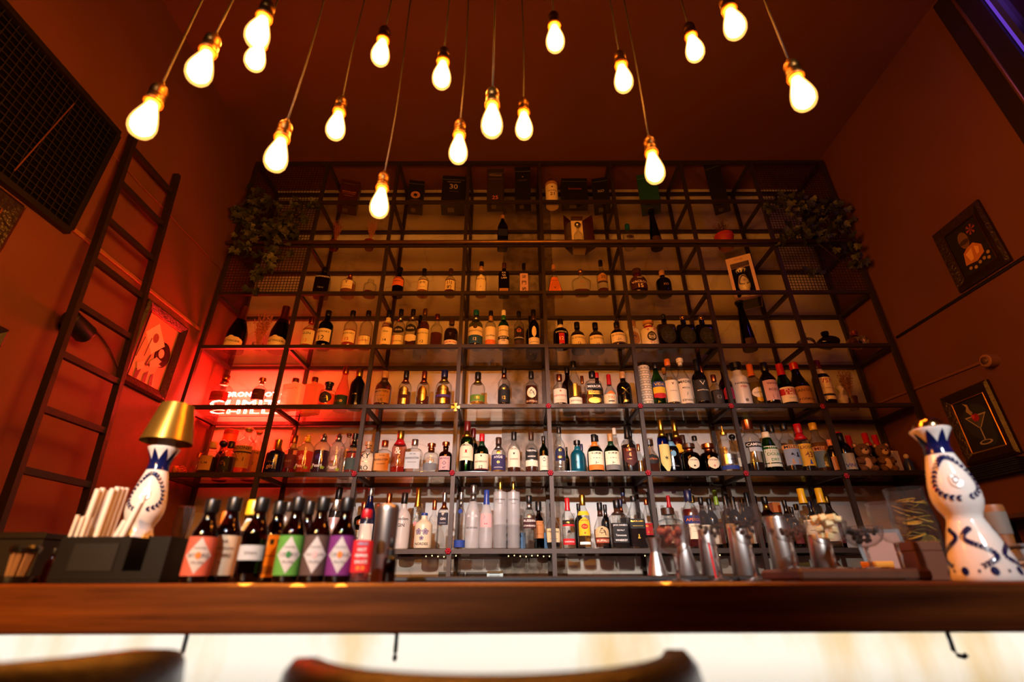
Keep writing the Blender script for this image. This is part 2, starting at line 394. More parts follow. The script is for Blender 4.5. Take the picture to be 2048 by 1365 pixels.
BULBS = [(291, 238, 52, 'lowest at the far left, in front of the ladder top', -0.2), (403, 133, 50, 'second from the left, above the ladder', 0.4), (518, 62, 47, 'in front of another bulb, at the upper left', -0.3),
         (513, 112, 40, 'half hidden below another bulb, upper left', 0.2), (555, 308, 45, 'above the left ivy at the shelving corner', 0.5), (673, 250, 38, 'left of centre, above the second post', -0.4),
         (762, 103, 37, 'high, third bay from the left', 0.3), (760, 405, 38, 'hanging lowest, in front of the top shelf', 0.6), (884, 148, 38, 'mid height, fourth bay from the left', 0.1),
         (917, 297, 38, 'just touching the top frame left of centre', 0.5), (984, 240, 44, 'largest in the middle of the cluster', 0.1), (1048, 250, 36, 'small, right beside the largest middle bulb', 0.5),
         (1110, 75, 38, 'highest in the middle, right of centre', 0.1), (1246, 155, 38, 'right of centre, upper one of two', -0.2), (1308, 335, 40, 'lowest on the right, in front of the green box', 0.4),
         (1388, 95, 37, 'right side, above the sixth bay', 0.2), (1467, 45, 44, 'topmost on the right side', 0.2), (1603, 185, 48, 'farthest right of the cluster', 0.4)]
for u, v, wpx, where, wob in BULBS:
    d = 2 * BR * F / wpx * (1.0 + 0.10 * ((u - 1024) / F) ** 2)
    p = Vector((0, 0, CZ)) + ray(u, v) * d                   # centre of the bulb's belly
    z0 = p.z + 0.068                                         # rim of the socket
    t = thing('pendant_bulb', 'glowing amber pendant bulb ' + where, 'pendant bulb', (p.x, p.y, z0), 0, 'pendant bulbs over the bar')
    k = 'bulb'
    def sh(name, key, fn, mat, smooth=True):
        if key in PM:
            o = PM[key].copy(); o.name = name; C.objects.link(o)
        else:
            o = fn().build(name, mat, smooth=smooth); PM[key] = o
        o.parent = t; return o
    sh('bulb_glass', 'bg', lambda: MB().lathe(prof_b, 24), m_bulb_glass)
    sh('glow_body', 'bf', lambda: MB().lathe([(0.0105, -0.012), (0.0150, -0.030), (0.0205, -0.05), (0.0250, -0.07), (0.0268, -0.088), (0.0245, -0.103), (0.0160, -0.115), (0.004, -0.120)], 14), m_glow_body)
    sh('socket', 'bs', lambda: MB().lathe([(0.0185, -0.008), (0.0205, -0.006), (0.0205, 0.018), (0.0185, 0.02), (0.0185, 0.026), (0.0205, 0.028), (0.0205, 0.046), (0.017, 0.056), (0.008, 0.06), (0.006, 0.074), (0.003, 0.075)], 20), m_sock)
    sh('socket_ring', 'br', lambda: MB().lathe([(0.0145, -0.009), (0.0225, -0.010), (0.0232, -0.004), (0.0215, 0.002), (0.019, 0.002)], 20), m_ring)
    H = ZC - z0 - 0.073; n = 14
    MB().tube([(0.012 * wob * math.sin(2.3 * math.pi * i / n) * (1 - i / n), 0.008 * wob * math.sin(3.1 * math.pi * i / n), 0.073 + H * i / n) for i in range(n + 1)], 0.0030, 6).build('cord', m_cord, t, True)

# ------------------------------------------------------------------ left wall: grille opening, frames, spotlight, ladder
gz0, gz1, gy0, gy1 = CZ + 1.555, CZ + 2.205, 0.55, 1.86
g = thing('window_grille', 'large black framed opening with wire grille high on the ladder wall', 'grille', (XL, (gy0 + gy1) / 2, gz0))
go = Vector((-XL, -(gy0 + gy1) / 2, -gz0))
def gbox(x0, x1, y0, y1, z0, z1, name, mat): 
    b = MB().box(x0, x1, y0, y1, z0, z1); b.V = [v + go for v in b.V]; return b.build(name, mat, g)
gbox(XL + 0.001, XL + 0.006, gy0, gy1, gz0, gz1, 'opening_dark', flat('#020202', 0.95, 0.0, 0.1))  # black sheet stands in for the darkness inside the opening
for (y0, y1, z0, z1) in ((gy0 - 0.02, gy1 + 0.02, gz1, gz1 + 0.03), (gy0 - 0.02, gy1 + 0.02, gz0 - 0.03, gz0), (gy0 - 0.03, gy0, gz0, gz1), (gy1, gy1 + 0.03, gz0, gz1)):
    gbox(XL + 0.001, XL + 0.035, y0, y1, z0, z1, 'frame_bar', m_dark)
b = MB(); n = int((gy1 - gy0) / 0.033)
for i in range(1, n): y = gy0 + (gy1 - gy0) * i / n; b.box(XL + 0.018, XL + 0.021, y - 0.0013, y + 0.0013, gz0, gz1)
n = int((gz1 - gz0) / 0.033)
for i in range(1, n): z = gz0 + (gz1 - gz0) * i / n; b.box(XL + 0.021, XL + 0.024, gy0, gy1, z - 0.0013, z + 0.0013)
b.V = [v + go for v in b.V]; o = b.build('wire_mesh', flat('#1a100a', 0.7), g); o['kind'] = 'stuff'
b = MB().tube([Vector((XL + 0.03, 1.55 + 0.005 * i, gz0 + 0.05 + 0.04 * i)) + go for i in range(14)], 0.003); b.build('hanging_chain', flat('#8a5a2a', 0.4, 0.6), g)

def framed(name, label, wall, y0, y1, z0, z1, fw, mat_f, art, inner='#c79a3c', matboard=None):
    """picture on a side wall; art(b) gets a function that adds flat shapes in 0..1 picture coordinates"""
    s = 1 if wall == 'L' else -1; X = XL if wall == 'L' else XR
    t = thing(name, label, 'picture', (X, (y0 + y1) / 2, z0)); W, Hh = y1 - y0, z1 - z0
    # local: u along the viewer's left-to-right, out of the wall is n
    def P(a, h, n): return Vector((s * n, (a - 0.5) * W * s, h * Hh))
    prof = [(0, 0.004), (0, 0.02), (0.25, 0.032), (0.5, 0.026), (0.8, 0.018), (1.0, 0.012), (1.0, 0.004)]
    b = MB(); n = len(prof)
    for (ca, ch, da, dh) in ((0, 0, 1, 1), (1, 0, -1, 1), (1, 1, -1, -1), (0, 1, 1, -1)):
        for q, o_ in prof: b.V.append(P(ca + da * q * fw / W, ch + dh * q * fw / Hh, o_))
    for c in range(4):
        for i in range(n):
            b.F.append((c * n + i, c * n + (i + 1) % n, ((c + 1) % 4) * n + (i + 1) % n, ((c + 1) % 4) * n + i))
    b.build('frame', mat_f, t)
    # gilt slip and beading
    b = MB(); f2 = fw * 0.97
    for (a0, h0, a1, h1) in ((f2 / W, f2 / Hh, 1 - f2 / W, f2 / Hh), (1 - f2 / W, f2 / Hh, 1 - f2 / W, 1 - f2 / Hh), (f2 / W, 1 - f2 / Hh, 1 - f2 / W, 1 - f2 / Hh), (f2 / W, f2 / Hh, f2 / W, 1 - f2 / Hh)):
        b.tube([P(a0, h0, 0.014), P(a1, h1, 0.014)], 0.004, 6)
    b.build('gilt_slip', flat(inner, 0.3, 0.9), t)
    b = MB(); step = 0.013
    for h in (0.0, 1.0):
        m = int(W / step)
        for i in range(m): b.ball(P((i + 0.5) / m, abs(h - 0.12 * fw / Hh), 0.022), (0.004, 0.004, 0.004), 5, 3)
    for a in (0.0, 1.0):
        m = int(Hh / step)
        for i in range(m): b.ball(P(abs(a - 0.12 * fw / W), (i + 0.5) / m, 0.022), (0.004, 0.004, 0.004), 5, 3)
    b.build('beading', flat('#6a4a22', 0.4, 0.7), t)
    ia, ih = fw / W, fw / Hh
    def Q(a, h, n): return P(ia + a * (1 - 2 * ia), ih + h * (1 - 2 * ih), n)
    lay = [0.006]
    def shape(nm, pts, col, rough=0.6):
        lay[0] += 0.0004
        V = [Q(a, h, lay[0]) for a, h in pts]; F_ = [tuple(range(len(V)))] if s < 0 else [tuple(range(len(V)))[::-1]]
        return mesh(nm, V, F_, flat(col, rough), t)
    art(shape); return t
def ell(cx, cy, rx, ry, n=20, a0=0): return [(cx + rx * math.cos(2 * math.pi * i / n + a0), cy + ry * math.sin(2 * math.pi * i / n + a0)) for i in range(n)]
def art_record(S):
    S('print', [(0, 0), (1, 0), (1, 1), (0, 1)], '#a87c70')
    S('print_figure', [(0.02, 0.30), (0.10, 0.62), (0.25, 0.72), (0.45, 0.68), (0.62, 0.55), (0.75, 0.38), (0.70, 0.20), (0.80, 0.02), (0.20, 0.02), (0.04, 0.18)], '#bd9788')
    S('print_record', ell(0.74, 0.52, 0.24, 0.20), '#120808', 0.3)
    S('print_record_centre', ell(0.70, 0.53, 0.085, 0.07), '#d0aca0')
    S('print_sleeve', [(0.36, 0.92), (0.72, 0.66), (0.42, 0.44), (0.08, 0.69)], '#dcc2b4')
    S('print_sleeve_hole', ell(0.40, 0.69, 0.085, 0.075), '#6f443c')
    for (p) in ([(0.10, 0.62), (0.12, 0.62), (0.06, 0.30), (0.04, 0.30)], [(0.40, 0.42), (0.44, 0.44), (0.38, 0.25), (0.34, 0.26)], [(0.28, 0.66), (0.30, 0.66), (0.26, 0.36), (0.24, 0.36)], [(0.35, 0.27), (0.60, 0.33), (0.60, 0.30), (0.36, 0.24)],
                [(0.15, 0.14), (0.30, 0.19), (0.26, 0.02), (0.18, 0.02)], [(0.40, 0.12), (0.50, 0.20), (0.52, 0.02), (0.42, 0.02)], [(0.60, 0.16), (0.66, 0.20), (0.72, 0.02), (0.62, 0.02)], [(0.52, 0.46), (0.56, 0.48), (0.76, 0.36), (0.72, 0.33)]):
        S('print_line', p, '#2a0f0e')
    S('print_hand', [(0.44, 0.32), (0.58, 0.44), (0.76, 0.42), (0.70, 0.36), (0.80, 0.35), (0.66, 0.30), (0.50, 0.24)], '#cba598')
    S('print_hand', [(0.12, 0.22), (0.30, 0.30), (0.34, 0.20), (0.20, 0.12)], '#cba598')
def art_robe(S):
    S('canvas', [(0, 0), (1, 0), (1, 1), (0, 1)], '#140c08')
    S('painted_head', ell(0.42, 0.70, 0.15, 0.18), '#6a4a26'); S('painted_band', ell(0.42, 0.66, 0.16, 0.05), '#3a2814')
    S('painted_robe', [(0.18, 0.22), (0.26, 0.46), (0.40, 0.52), (0.62, 0.55), (0.80, 0.42), (0.78, 0.26), (0.52, 0.18)], '#b5702e')
    S('painted_fold', [(0.30, 0.42), (0.52, 0.48), (0.46, 0.26), (0.36, 0.24)], '#e0a860')
    S('painted_fold', [(0.60, 0.48), (0.72, 0.42), (0.66, 0.30), (0.58, 0.30)], '#dba052')
    for i in range(6): S('painted_petal', [(0.74, 0.80), (0.74 + 0.14 * math.cos(i), 0.80 + 0.11 * math.sin(i)), (0.74 + 0.14 * math.cos(i + 0.5), 0.80 + 0.11 * math.sin(i + 0.5))], '#8a3a22')
    for x, y in ((0.28, 0.12), (0.42, 0.08), (0.58, 0.12), (0.72, 0.14), (0.84, 0.10), (0.88, 0.2)): S('painted_fruit', ell(x, y, 0.05, 0.035, 8), '#9a7a4a')
def art_cocktail(S):
    S('canvas', [(0, 0), (1, 0), (1, 1), (0, 1)], '#15141e')
    S('painted_haze', ell(0.5, 0.55, 0.42, 0.34), '#2a2a3c'); S('painted_haze', ell(0.62, 0.25, 0.25, 0.2), '#262a3e')
    S('painted_glass', [(0.18, 0.66), (0.82, 0.66), (0.54, 0.42), (0.46, 0.42)], '#4a4a56')
    for p in ([(0.18, 0.67), (0.82, 0.67), (0.82, 0.645), (0.18, 0.645)], [(0.18, 0.66), (0.21, 0.66), (0.49, 0.42), (0.46, 0.42)], [(0.82, 0.66), (0.79, 0.66), (0.51, 0.42), (0.54, 0.42)], [(0.485, 0.42), (0.515, 0.42), (0.52, 0.16), (0.48, 0.16)]):
        S('painted_line', p, '#a89a8a')
    S('painted_foot', ell(0.5, 0.14, 0.2, 0.045), '#a89a8a'); S('painted_foot', ell(0.5, 0.145, 0.14, 0.028), '#2a2a3a')
    S('painted_cherry', ell(0.5, 0.62, 0.11, 0.075), '#9a1a1c'); S('painted_cherry', ell(0.44, 0.65, 0.05, 0.04), '#c03a30')
    S('painted_smoke', [(0.40, 0.68), (0.30, 0.78), (0.36, 0.86), (0.28, 0.95), (0.42, 0.90), (0.42, 0.80), (0.48, 0.72)], '#a08a6a')
def art_dark(S):
    S('canvas', [(0, 0), (1, 0), (1, 1), (0, 1)], '#1a0d08')
    S('painted_shape', ell(0.6, 0.5, 0.3, 0.35), '#3a1c10')
m_fr = flat('#2a140c', 0.35, bump=(80, 0.5)); m_fr2 = flat('#2a1a0e', 0.32, 0.2, bump=(60, 0.5))
framed('framed_print', 'framed print of a figure hidden by a record sleeve, left wall', 'L', 2.48, 2.87, CZ + 0.995, CZ + 1.52, 0.055, m_fr, art_record, '#6b3a24')
framed('framed_painting', 'cropped ornate gilt frame at the left picture edge, under the grille', 'L', 1.22, 1.67, CZ + 0.995, CZ + 1.505, 0.075, m_fr2, art_dark, '#a0662a')
framed('framed_painting', 'dark frame corner low at the left picture edge, left of the ladder', 'L', 1.40, 1.85, CZ + 0.46, CZ + 0.975, 0.06, m_dark, art_dark, '#4a2a16')
framed('framed_painting', 'upper right painting of an orange robed figure in a dark frame', 'R', 2.12, 2.45, CZ + 1.525, CZ + 1.95, 0.06, m_fr2, art_robe, '#5a3a1c')
framed('framed_painting', 'lower right painting of a cocktail glass in a gilt dark frame', 'R', 2.53, 2.86, CZ + 0.59, CZ + 1.005, 0.06, m_fr2, art_cocktail, '#c9902e')

ly0, ly1 = 1.95, 2.32
lx = lambda z: -2.165 + (CZ + 2.30 - z) * 0.098
lad = thing('wooden_ladder', 'dark wooden ladder leaning on the left wall', 'ladder', (lx(0), (ly0 + ly1) / 2, 0))
lo = Vector((-lx(0), -(ly0 + ly1) / 2, 0)); m_lad = flat('#1f140e', 0.5, bump=(30, 0.2))
for y, zt in ((ly0, CZ + 2.29), (ly1, CZ + 2.36)):
    b = MB(); V = []
    for z in (0.0, zt):
        for dx, dy in ((-0.018, -0.0125), (0.018, -0.0125), (0.018, 0.0125), (-0.018, 0.0125)): V.append(Vector((lx(z) + dx, y + dy, z)) + lo)
    b.rings(V, 2, 4); b.build('side_rail', m_lad, lad)
for i in range(13):
    z = CZ + 2.20 - 0.257 * i
    b = MB().box(lx(z) - 0.013, lx(z) + 0.013, ly0 + 0.01, ly1 - 0.01, z - 0.014, z + 0.014); b.V = [v + lo for v in b.V]
    b.build('rung', m_lad, lad)
# black wall spotlight behind the ladder
p = at_x(160, 652, XL + 0.07)
t = thing('wall_spotlight', 'black round wall spotlight behind the ladder', 'spotlight', (XL, p.y, p.z))
MB().tube([(0, 0, 0), (0.045, 0, 0)], 0.035, 14).build('wall_mount', m_dark, t, True)
autosmooth(MB().tube([(0.065, -0.075, 0.01), (0.065, -0.06, 0.01), (0.065, 0.05, -0.02), (0.065, 0.052, -0.02)], [0.03, 0.045, 0.05, 0.046], 16).build('housing', m_dark, t, True))
autosmooth(MB().tube([(0.065, 0.0535, -0.0205), (0.065, 0.056, -0.021)], 0.04, 16).build('lens', flat('#3a2a28', 0.1), t, True))
struct(MB().tube([(XL + 0.006, p.y + 0.1 + 0.06 * i, p.z + 0.06 - 0.006 * i * i) for i in range(6)], 0.004).build('trim_6', flat('#5a2a18', 0.6)), 'cable of the wall spotlight')

# right wall: round sensor at the conduit end, tall window at the right edge
p = at_x(1978, 722, XR - 0.03)
t = thing('wall_sensor', 'small beige round box at the conduit end, right wall', 'wall box', (XR, p.y, p.z))
autosmooth(MB().tube([(0, 0, 0), (-0.05, 0, 0), (-0.056, 0, 0)], [0.036, 0.036, 0.03], 18).build('housing', flat('#8a5f48', 0.6), t, True))
MB().tube([(-0.056, 0, 0), (-0.058, 0, 0)], 0.022, 14).build('face', flat('#5a3a2c', 0.5), t, True)
wy = 1.79
t = struct(bpy.data.objects.new('window_1', None), 'tall dark window with gold bead and purple light inside'); C.objects.link(t); t.location = (XR, wy, CZ + 1.2)
def wbox(nm, y0, y1, z0, z1, x0, x1, mat): return MB().box(x0, x1, y0, y1, z0, z1).build(nm, mat, t)
wz = ZC - CZ - 1.2 - 0.05
wbox('frame', -0.10, 0.0, -0.9, wz, -0.03, -0.001, flat('#20120c', 0.5))
MB().tube([(-0.034, -0.105, -0.9), (-0.034, -0.105, wz)], 0.009, 8).build('gold_bead', flat('#a8742a', 0.4, 0.8), t, True)
wbox('frame', -0.20, -0.11, -0.9, wz, -0.03, -0.001, flat('#1a100b', 0.5))
wbox('frame', -0.26, -0.235, -0.9, wz, -0.04, -0.001, flat('#50505a', 0.3, 0.6))
wbox('pane', -1.2, -0.20, -0.9, wz, -0.008, -0.002, flat('#1c1420', 0.15))
wbox('purple_lamp', -0.232, -0.205, -0.9, wz, -0.014, -0.0085, glow((0.25, 0.08, 1.0), 0.5))
light('window_purple_lamp', 'AREA', (XR - 0.12, 1.35, ZC - 0.35), (XR, 1.5, ZC - 0.5), 1.2, (0.35, 0.12, 1.0), 0.3, 0.2)

# ================================================================== bottles
SH = {  # profile (radius fraction, height fraction), section power, section depth ratio, height where the cap starts
    'std':   ([(.90, 0), (1, .02), (1, .56), (.95, .61), (.75, .67), (.47, .72), (.37, .77), (.35, .86), (.35, .97)], 2, 1, .86),
    'short': ([(.90, 0), (1, .03), (1, .50), (.96, .57), (.80, .64), (.50, .69), (.38, .73), (.36, .80), (.36, .96)], 2, 1, .80),
    'wine':  ([(.92, 0), (1, .02), (1, .58), (.94, .63), (.70, .70), (.46, .76), (.40, .80), (.38, .97)], 2, 1, .80),
    'burg':  ([(.92, 0), (1, .02), (1, .40), (.93, .48), (.72, .58), (.48, .70), (.38, .80), (.36, .97)], 2, 1, .84),
    'champ': ([(.92, 0), (1, .02), (1, .34), (.96, .42), (.76, .55), (.48, .70), (.32, .82), (.30, .88), (.33, .90), (.30, .97)], 2, 1, .80),
    'squat': ([(.85, 0), (1, .05), (1, .44), (.97, .54), (.82, .62), (.50, .68), (.38, .71), (.33, .75), (.32, .96)], 2, 1, .80),
    'apoth': ([(.90, 0), (1, .03), (1, .56), (.94, .63), (.72, .68), (.44, .70), (.40, .72), (.40, .82), (.46, .83), (.40, .85), (.40, .96)], 2, 1, .84),
    'slim':  ([(.92, 0), (1, .02), (1, .50), (.92, .58), (.66, .67), (.46, .74), (.38, .80), (.36, .97)], 2, 1, .86),
    'square': ([(.92, 0), (1, .02), (1, .60), (.93, .66), (.66, .70), (.42, .73), (.36, .76), (.35, .97)], 6, 1, .82),
    'walker': ([(.92, 0), (1, .02), (1, .56), (.86, .64), (.58, .75), (.38, .84), (.34, .88), (.34, .97)], 7, 1, .89),
    'flat':  ([(.92, 0), (1, .02), (1, .76), (.97, .79), (.50, .80), (.30, .81), (.27, .83), (.27, .96)], 6, .5, .87),
    'taper': ([(.92, 0), (1, .02), (.92, .20), (.76, .42), (.58, .62), (.42, .80), (.36, .90), (.46, .905), (.46, .97)], 2, 1, .93),
    'tri':   ([(.95, 0), (1, .02), (.40, .60), (.26, .66), (.22, .70), (.22, .97)], 5, .75, .84),
    'dec':   ([(.62, 0), (.70, .02), (.92, .22), (1, .46), (.93, .56), (.55, .63), (.28, .68), (.24, .72), (.24, .97)], 2.6, .6, .84),
    'bulb':  ([(.75, 0), (.88, .05), (1, .28), (.92, .45), (.62, .58), (.40, .66), (.32, .74), (.30, .97)], 2, 1, .82),
    'tube':  ([(.97, 0), (1, .01), (1, .985), (.97, 1)], 2, 1, 1.0),
    'skullb': ([(.95, 0), (1, .03), (1, .62), (.90, .66), (.40, .68), (.28, .70), (.28, .86)], 6, .8, .80),
    'ribbed': ([(.85, 0), (.97, .02), (.93, .10), (1, .13), (.93, .20), (1, .23), (.93, .30), (1, .33), (.93, .40), (1, .44), (1, .78), (.96, .83), (.35, .85), (.25, .87), (.24, .97)], 2, 1, .87),
    'jug':   ([(.90, 0), (1, .03), (1, .62), (.96, .68), (.72, .74), (.40, .80), (.34, .84), (.33, .97)], 2, 1, .93),
    'neckwide': ([(.92, 0), (1, .02), (1, .62), (.96, .66), (.74, .70), (.50, .73), (.50, .97)], 2, 1, .80),
}
def interp(prof, t):
    for (r0, z0), (r1, z1) in zip(prof, prof[1:]):
        if t <= z1: return r0 + (r1 - r0) * max(0, (t - z0)) / max(1e-9, z1 - z0)
    return prof[-1][0]
NSEG = 24
def bottle(name, label, cat, group, loc, R, H, shape, glass, liq=None, cap=('black', 's'), labs=(), rz=0.0, band=None, nseg=NSEG):
    prof, pw, asp, cz = SH[shape]
    # smooth the silhouette a little
    pr = []
    for i, (r, z) in enumerate(prof):
        if 0 < i < len(prof) - 1 and shape not in ('ribbed', 'tri'):
            (ra, za), (rb, zb) = prof[i - 1], prof[i + 1]
            pr.append((r + (ra - r) * .18, z + (za - z) * .18)); pr.append((r + (rb - r) * .18, z + (zb - z) * .18))
        else: pr.append((r, z))
    def sect(r):
        k = min(1, max(0, (r - .42) / .3)); return 2 + (pw - 2) * k, 1 + (asp - 1) * k
    def pt(t, th, off=0, sc=1):
        r = interp(pr, t); n, a = sect(r); c, s = math.cos(th), math.sin(th); rr = r * R * sc + off
        return Vector((rr * math.copysign(abs(c) ** (2 / n), c), rr * a * math.copysign(abs(s) ** (2 / n), s), t * H))
    def front(x, t, off):
        r = interp(pr, t); n, a = sect(r); q = min(1, abs(x) / (r * R)); return -(r * R * a) * (1 - q ** n) ** (1 / n) - off
    root = thing(name, label, cat, loc, rz, group)
    neck = .35 if cap else 0
    ztop = cz + .02 if cap and cap[1] != 'n' else prof[-1][1]
    zs = sorted(set([z for _, z in pr if z < ztop] + [ztop]))
    V = [pt(z, 2 * math.pi * (i + .5) / nseg) for z in zs for i in range(nseg)]
    b = MB().rings(V, len(zs), nseg); o = b.build('glass_body', GL[glass](), root, True); autosmooth(o, 50)
    if liq and glass not in ('black', 'white', 'navy', 'teal', 'creamc', 'maroon'):
        lv = liq[1]; lz = sorted(set([.025] + [z for _, z in pr if .025 < z < lv] + [lv]))
        V = [pt(z, 2 * math.pi * (i + .5) / 16, 0, .93) for z in lz for i in range(16)]
        o = MB().rings(V, len(lz), 16).build('liquid', LQ[liq[0]](), root, True); autosmooth(o, 50)
    rn = interp(pr, cz) * R
    if cap:
        col, st = cap[0], cap[1]; m = capm(col); z0, z1 = cz * H, H
        if st == 's': prf = [(rn * 1.12, z0), (rn * 1.16, z0 + .002), (rn * 1.16, z1 - .003), (rn * 1.05, z1)]
        elif st == 'f': z0 = (cz - .12) * H; prf = [(interp(pr, cz - .12) * R * 1.05, z0), (rn * 1.10, z0 + .35 * (z1 - z0)), (rn * 1.12, z1 - .004), (rn * .95, z1)]
        elif st == 'c': prf = [(rn * .85, z0 - .004), (rn * .85, z0 + .35 * (z1 - z0)), (rn * 1.3, z0 + .36 * (z1 - z0)), (rn * 1.34, z1 - .003), (rn * 1.15, z1)]
        elif st == 'b':
            rb = (z1 - z0) * .5; prf = [(rn * .8, z0 - .004)] + [(max(.001, rb * math.cos(a) * 1.12), z0 + rb + rb * math.sin(a)) for a in (-1.0, -.6, -.2, .2, .6, 1.0, 1.4)]
        elif st == 'w': prf = [(rn * 1.2, z0), (rn * 1.55, z0 + .002), (rn * 1.55, z1 - .003), (rn * 1.4, z1)]
        elif st == 'p': prf = [(rn * 1.1, z0), (rn * 1.1, z0 + .25 * (z1 - z0)), (rn * .5, z0 + .3 * (z1 - z0)), (rn * .33, z0 + .35 * (z1 - z0)), (rn * .25, z1)]
        else: prf = None
        if prf:
            o = MB().lathe(prf, 16).build('stopper' if st in 'cb' else 'pourer' if st == 'p' else 'cap', m, root, True); autosmooth(o, 40)
        if len(cap) > 2:                                        # coloured sleeve round the neck
            za, zb = (cz - .13) * H, (cz - .005) * H; prf = [(interp(pr, za / H) * R * 1.04, za), (interp(pr, (za + zb) / 2 / H) * R * 1.05, (za + zb) / 2), (interp(pr, zb / H) * R * 1.06, zb)]
            MB().lathe(prf, 16).build('neck_sleeve', capm(cap[2]), root, True)
    for L in labs:
        z0, z1, wd, col, shp = L[:5]; texts = L[5] if len(L) > 5 else []
        off = L[6] if len(L) > 6 else .0007
        nc, nr = 13, (9 if shp != 'r' else 5)
        lab = None
        def hw(t):
            if shp == 'o': return math.sqrt(max(0.0, 1 - (2 * t - 1) ** 2))
            if shp == 'd': return 1 - abs(2 * t - 1) if True else 1
            if shp == 'a': return 1 if t < .6 else math.sqrt(max(0.02, 1 - ((t - .6) / .4) ** 2))
            if shp == 'v': return 1 if t > .3 else .15 + .85 * t / .3
            return 1
        if shp == 'wrap':                                       # sleeve right round the body
            zs2 = [z0 + (z1 - z0) * j / 5 for j in range(6)]
            V = [pt(z, 2 * math.pi * (i + .5) / nseg, off) for z in zs2 for i in range(nseg)]
            lab = MB().rings(V, 6, nseg, False).build('paper_label', paper(col), root, True)
        elif shp != 't':
            V = []
            for j in range(nr):
                t = j / (nr - 1); z = z0 + (z1 - z0) * t; r = interp(pr, z) * R; h = max(.004, hw(min(.995, max(.005, t))))
                for i in range(nc):
                    q = 2 * i / (nc - 1) - 1
                    x = min(wd, .995) * r * h * math.sin(q * math.pi / 2 * .98) if h > .5 else min(wd, .995) * r * h * q
                    V.append(Vector((x, front(x, z, off), z * H)))
            Fc = [(j * nc + i, j * nc + i + 1, (j + 1) * nc + i + 1, (j + 1) * nc + i) for j in range(nr - 1) for i in range(nc - 1)]
            lab = mesh('paper_label', V, Fc, paper(col) if col not in METAL else capm(col), root, True)
        par = lab or root
        nT = len(texts)
        for q, T in enumerate(texts):
            s, tw, tc = T[:3]; zc = z1 - (z1 - z0) * (q + .5) / nT if len(T) < 4 else T[3]
            tv, tf, th = text_mesh(s)
            Wt = 2 * R * interp(pr, zc) * min(wd, .95) * tw
            if th * Wt > (z1 - z0) * H / max(1, nT) * .9: Wt = (z1 - z0) * H / max(1, nT) * .9 / th
            V = []
            for v in tv:
                x = v.x * Wt; zz = zc + v.y * Wt / H
                V.append((x, front(x, zz, off + .0006), zz * H))
            mesh('lettering', V, tf, paper(tc) if tc not in METAL else capm(tc), par)
    return root
ORD = {1: 'top', 2: 'second', 3: 'third', 4: 'fourth', 5: 'fifth', 6: 'sixth', 7: 'bottom'}
YD = {0: 3.085, 1: 3.165, 2: 3.255, 3: 3.325, .5: 3.125, 1.5: 3.21}
def on_shelf(k, u, vt, dep, w=None, vmid=None):
    """base point, height and half width of a thing that stands on shelf k at picture column u with its top at row vt"""
    y = YD.get(dep, dep); H = at_y(u, vt, y).z - ZT[k]; x, d = x_for(u, y, ZT[k] + .35 * H)
    return Vector((x, y, ZT[k])), H, (w or 0) * d / F / 2
PLACED = {i: [] for i in range(9)}
def B(k, u, vt, w, dep, shape, glass, liq, cap, labs, desc, rz=0.0):
    y = YD[dep]; asp = SH[shape][2] if abs(rz) < .1 else .8; done = False
    for q in (1.0, .93, .86):                                    # neighbours never share space: step back, else slim down
        for y in [YD[dep] + .008 * i for i in range(30)]:
            loc, H, R = on_shelf(k, u, vt, y, w * q); ry = R * asp; sq = 1.07 if SH[shape][1] > 3 or abs(rz) > .1 else 1.02
            if y + ry > 3.372: break
            if all(math.hypot((loc.x - a.x) / (R + ra), (loc.y - a.y) / (ry + rb)) > sq for a, ra, rb in PLACED[k]): done = True; break
        if done: break
    PLACED[k].append((loc, R, ry))
    return bottle('bottle', desc + ' on the %s shelf' % ORD[k], 'bottle', 'bottles on the %s shelf' % ORD[k], loc, R, H, shape, glass, liq, cap, labs, rz)
cr, wh, bk = 'cream', 'white', 'black'
# ---- second shelf
B(2, 1005, 432, 21, 0, 'walker', 'blue', None, ('tan', 's'), [(.30, .50, .9, 'navy', 'r')], 'blue glass square whisky bottle standing alone', .1)
B(2, 1258, 450, 22, 0, 'short', 'clear', ('water', .3), ('teal', 's'), [(.30, .45, .6, 'silver', 'o')], 'small clear bottle with a turquoise cap')
B(2, 1310, 421, 25, 0, 'taper', 'amber', ('dark', .6), (bk, 'c'), [(.08, .25, .8, 'brown', 'r')], 'tall dark tapering bottle with black stopper')
# ---- third shelf
B(3, 644, 537, 29, 0, 'square', 'black', None, (bk, 's'), [(.52, .62, .95, wh, 't', [('J.J.JOHNSON', .98, wh)]), (.10, .30, .6, wh, 't', [('1844', .6, 'grey')])], 'black square bottle with white lettering near left mesh', .25)
B(3, 696, 549, 29, 0, 'apoth', 'clear', ('gold', .5), ('copper', 'b'), [(.22, .58, .75, cr, 'r', [('Y', .3, bk), ('______', .8, bk)])], 'round bottle with ball stopper and cream label')
B(3, 739, 560, 25, 0, 'neckwide', 'clear', ('red', .22), None, [], 'open stubby clear bottle with a little red liquor')
B(3, 796, 537, 23, 0, 'short', 'amber', ('dark', .5), (bk, 'w'), [(.30, .60, .96, 'orange', 'r', [('NIKKA', .6, 'brown')])], 'dark bottle with an orange label')
B(3, 846, 539, 22, 0, 'short', 'clear', ('gold', .55), (bk, 's'), [(.16, .50, .9, cr, 'r', [('余市', .6, bk), ('YOICHI', .5, 'grey')])], 'whisky bottle with two black characters on cream label')
B(3, 900, 539, 22, 0, 'short', 'clear', ('whisky', .55), ('brown', 's'), [(.16, .50, .9, cr, 'r', [('山', .45, bk), ('崎', .45, bk)])], 'whisky bottle with large brushed characters on amber label')
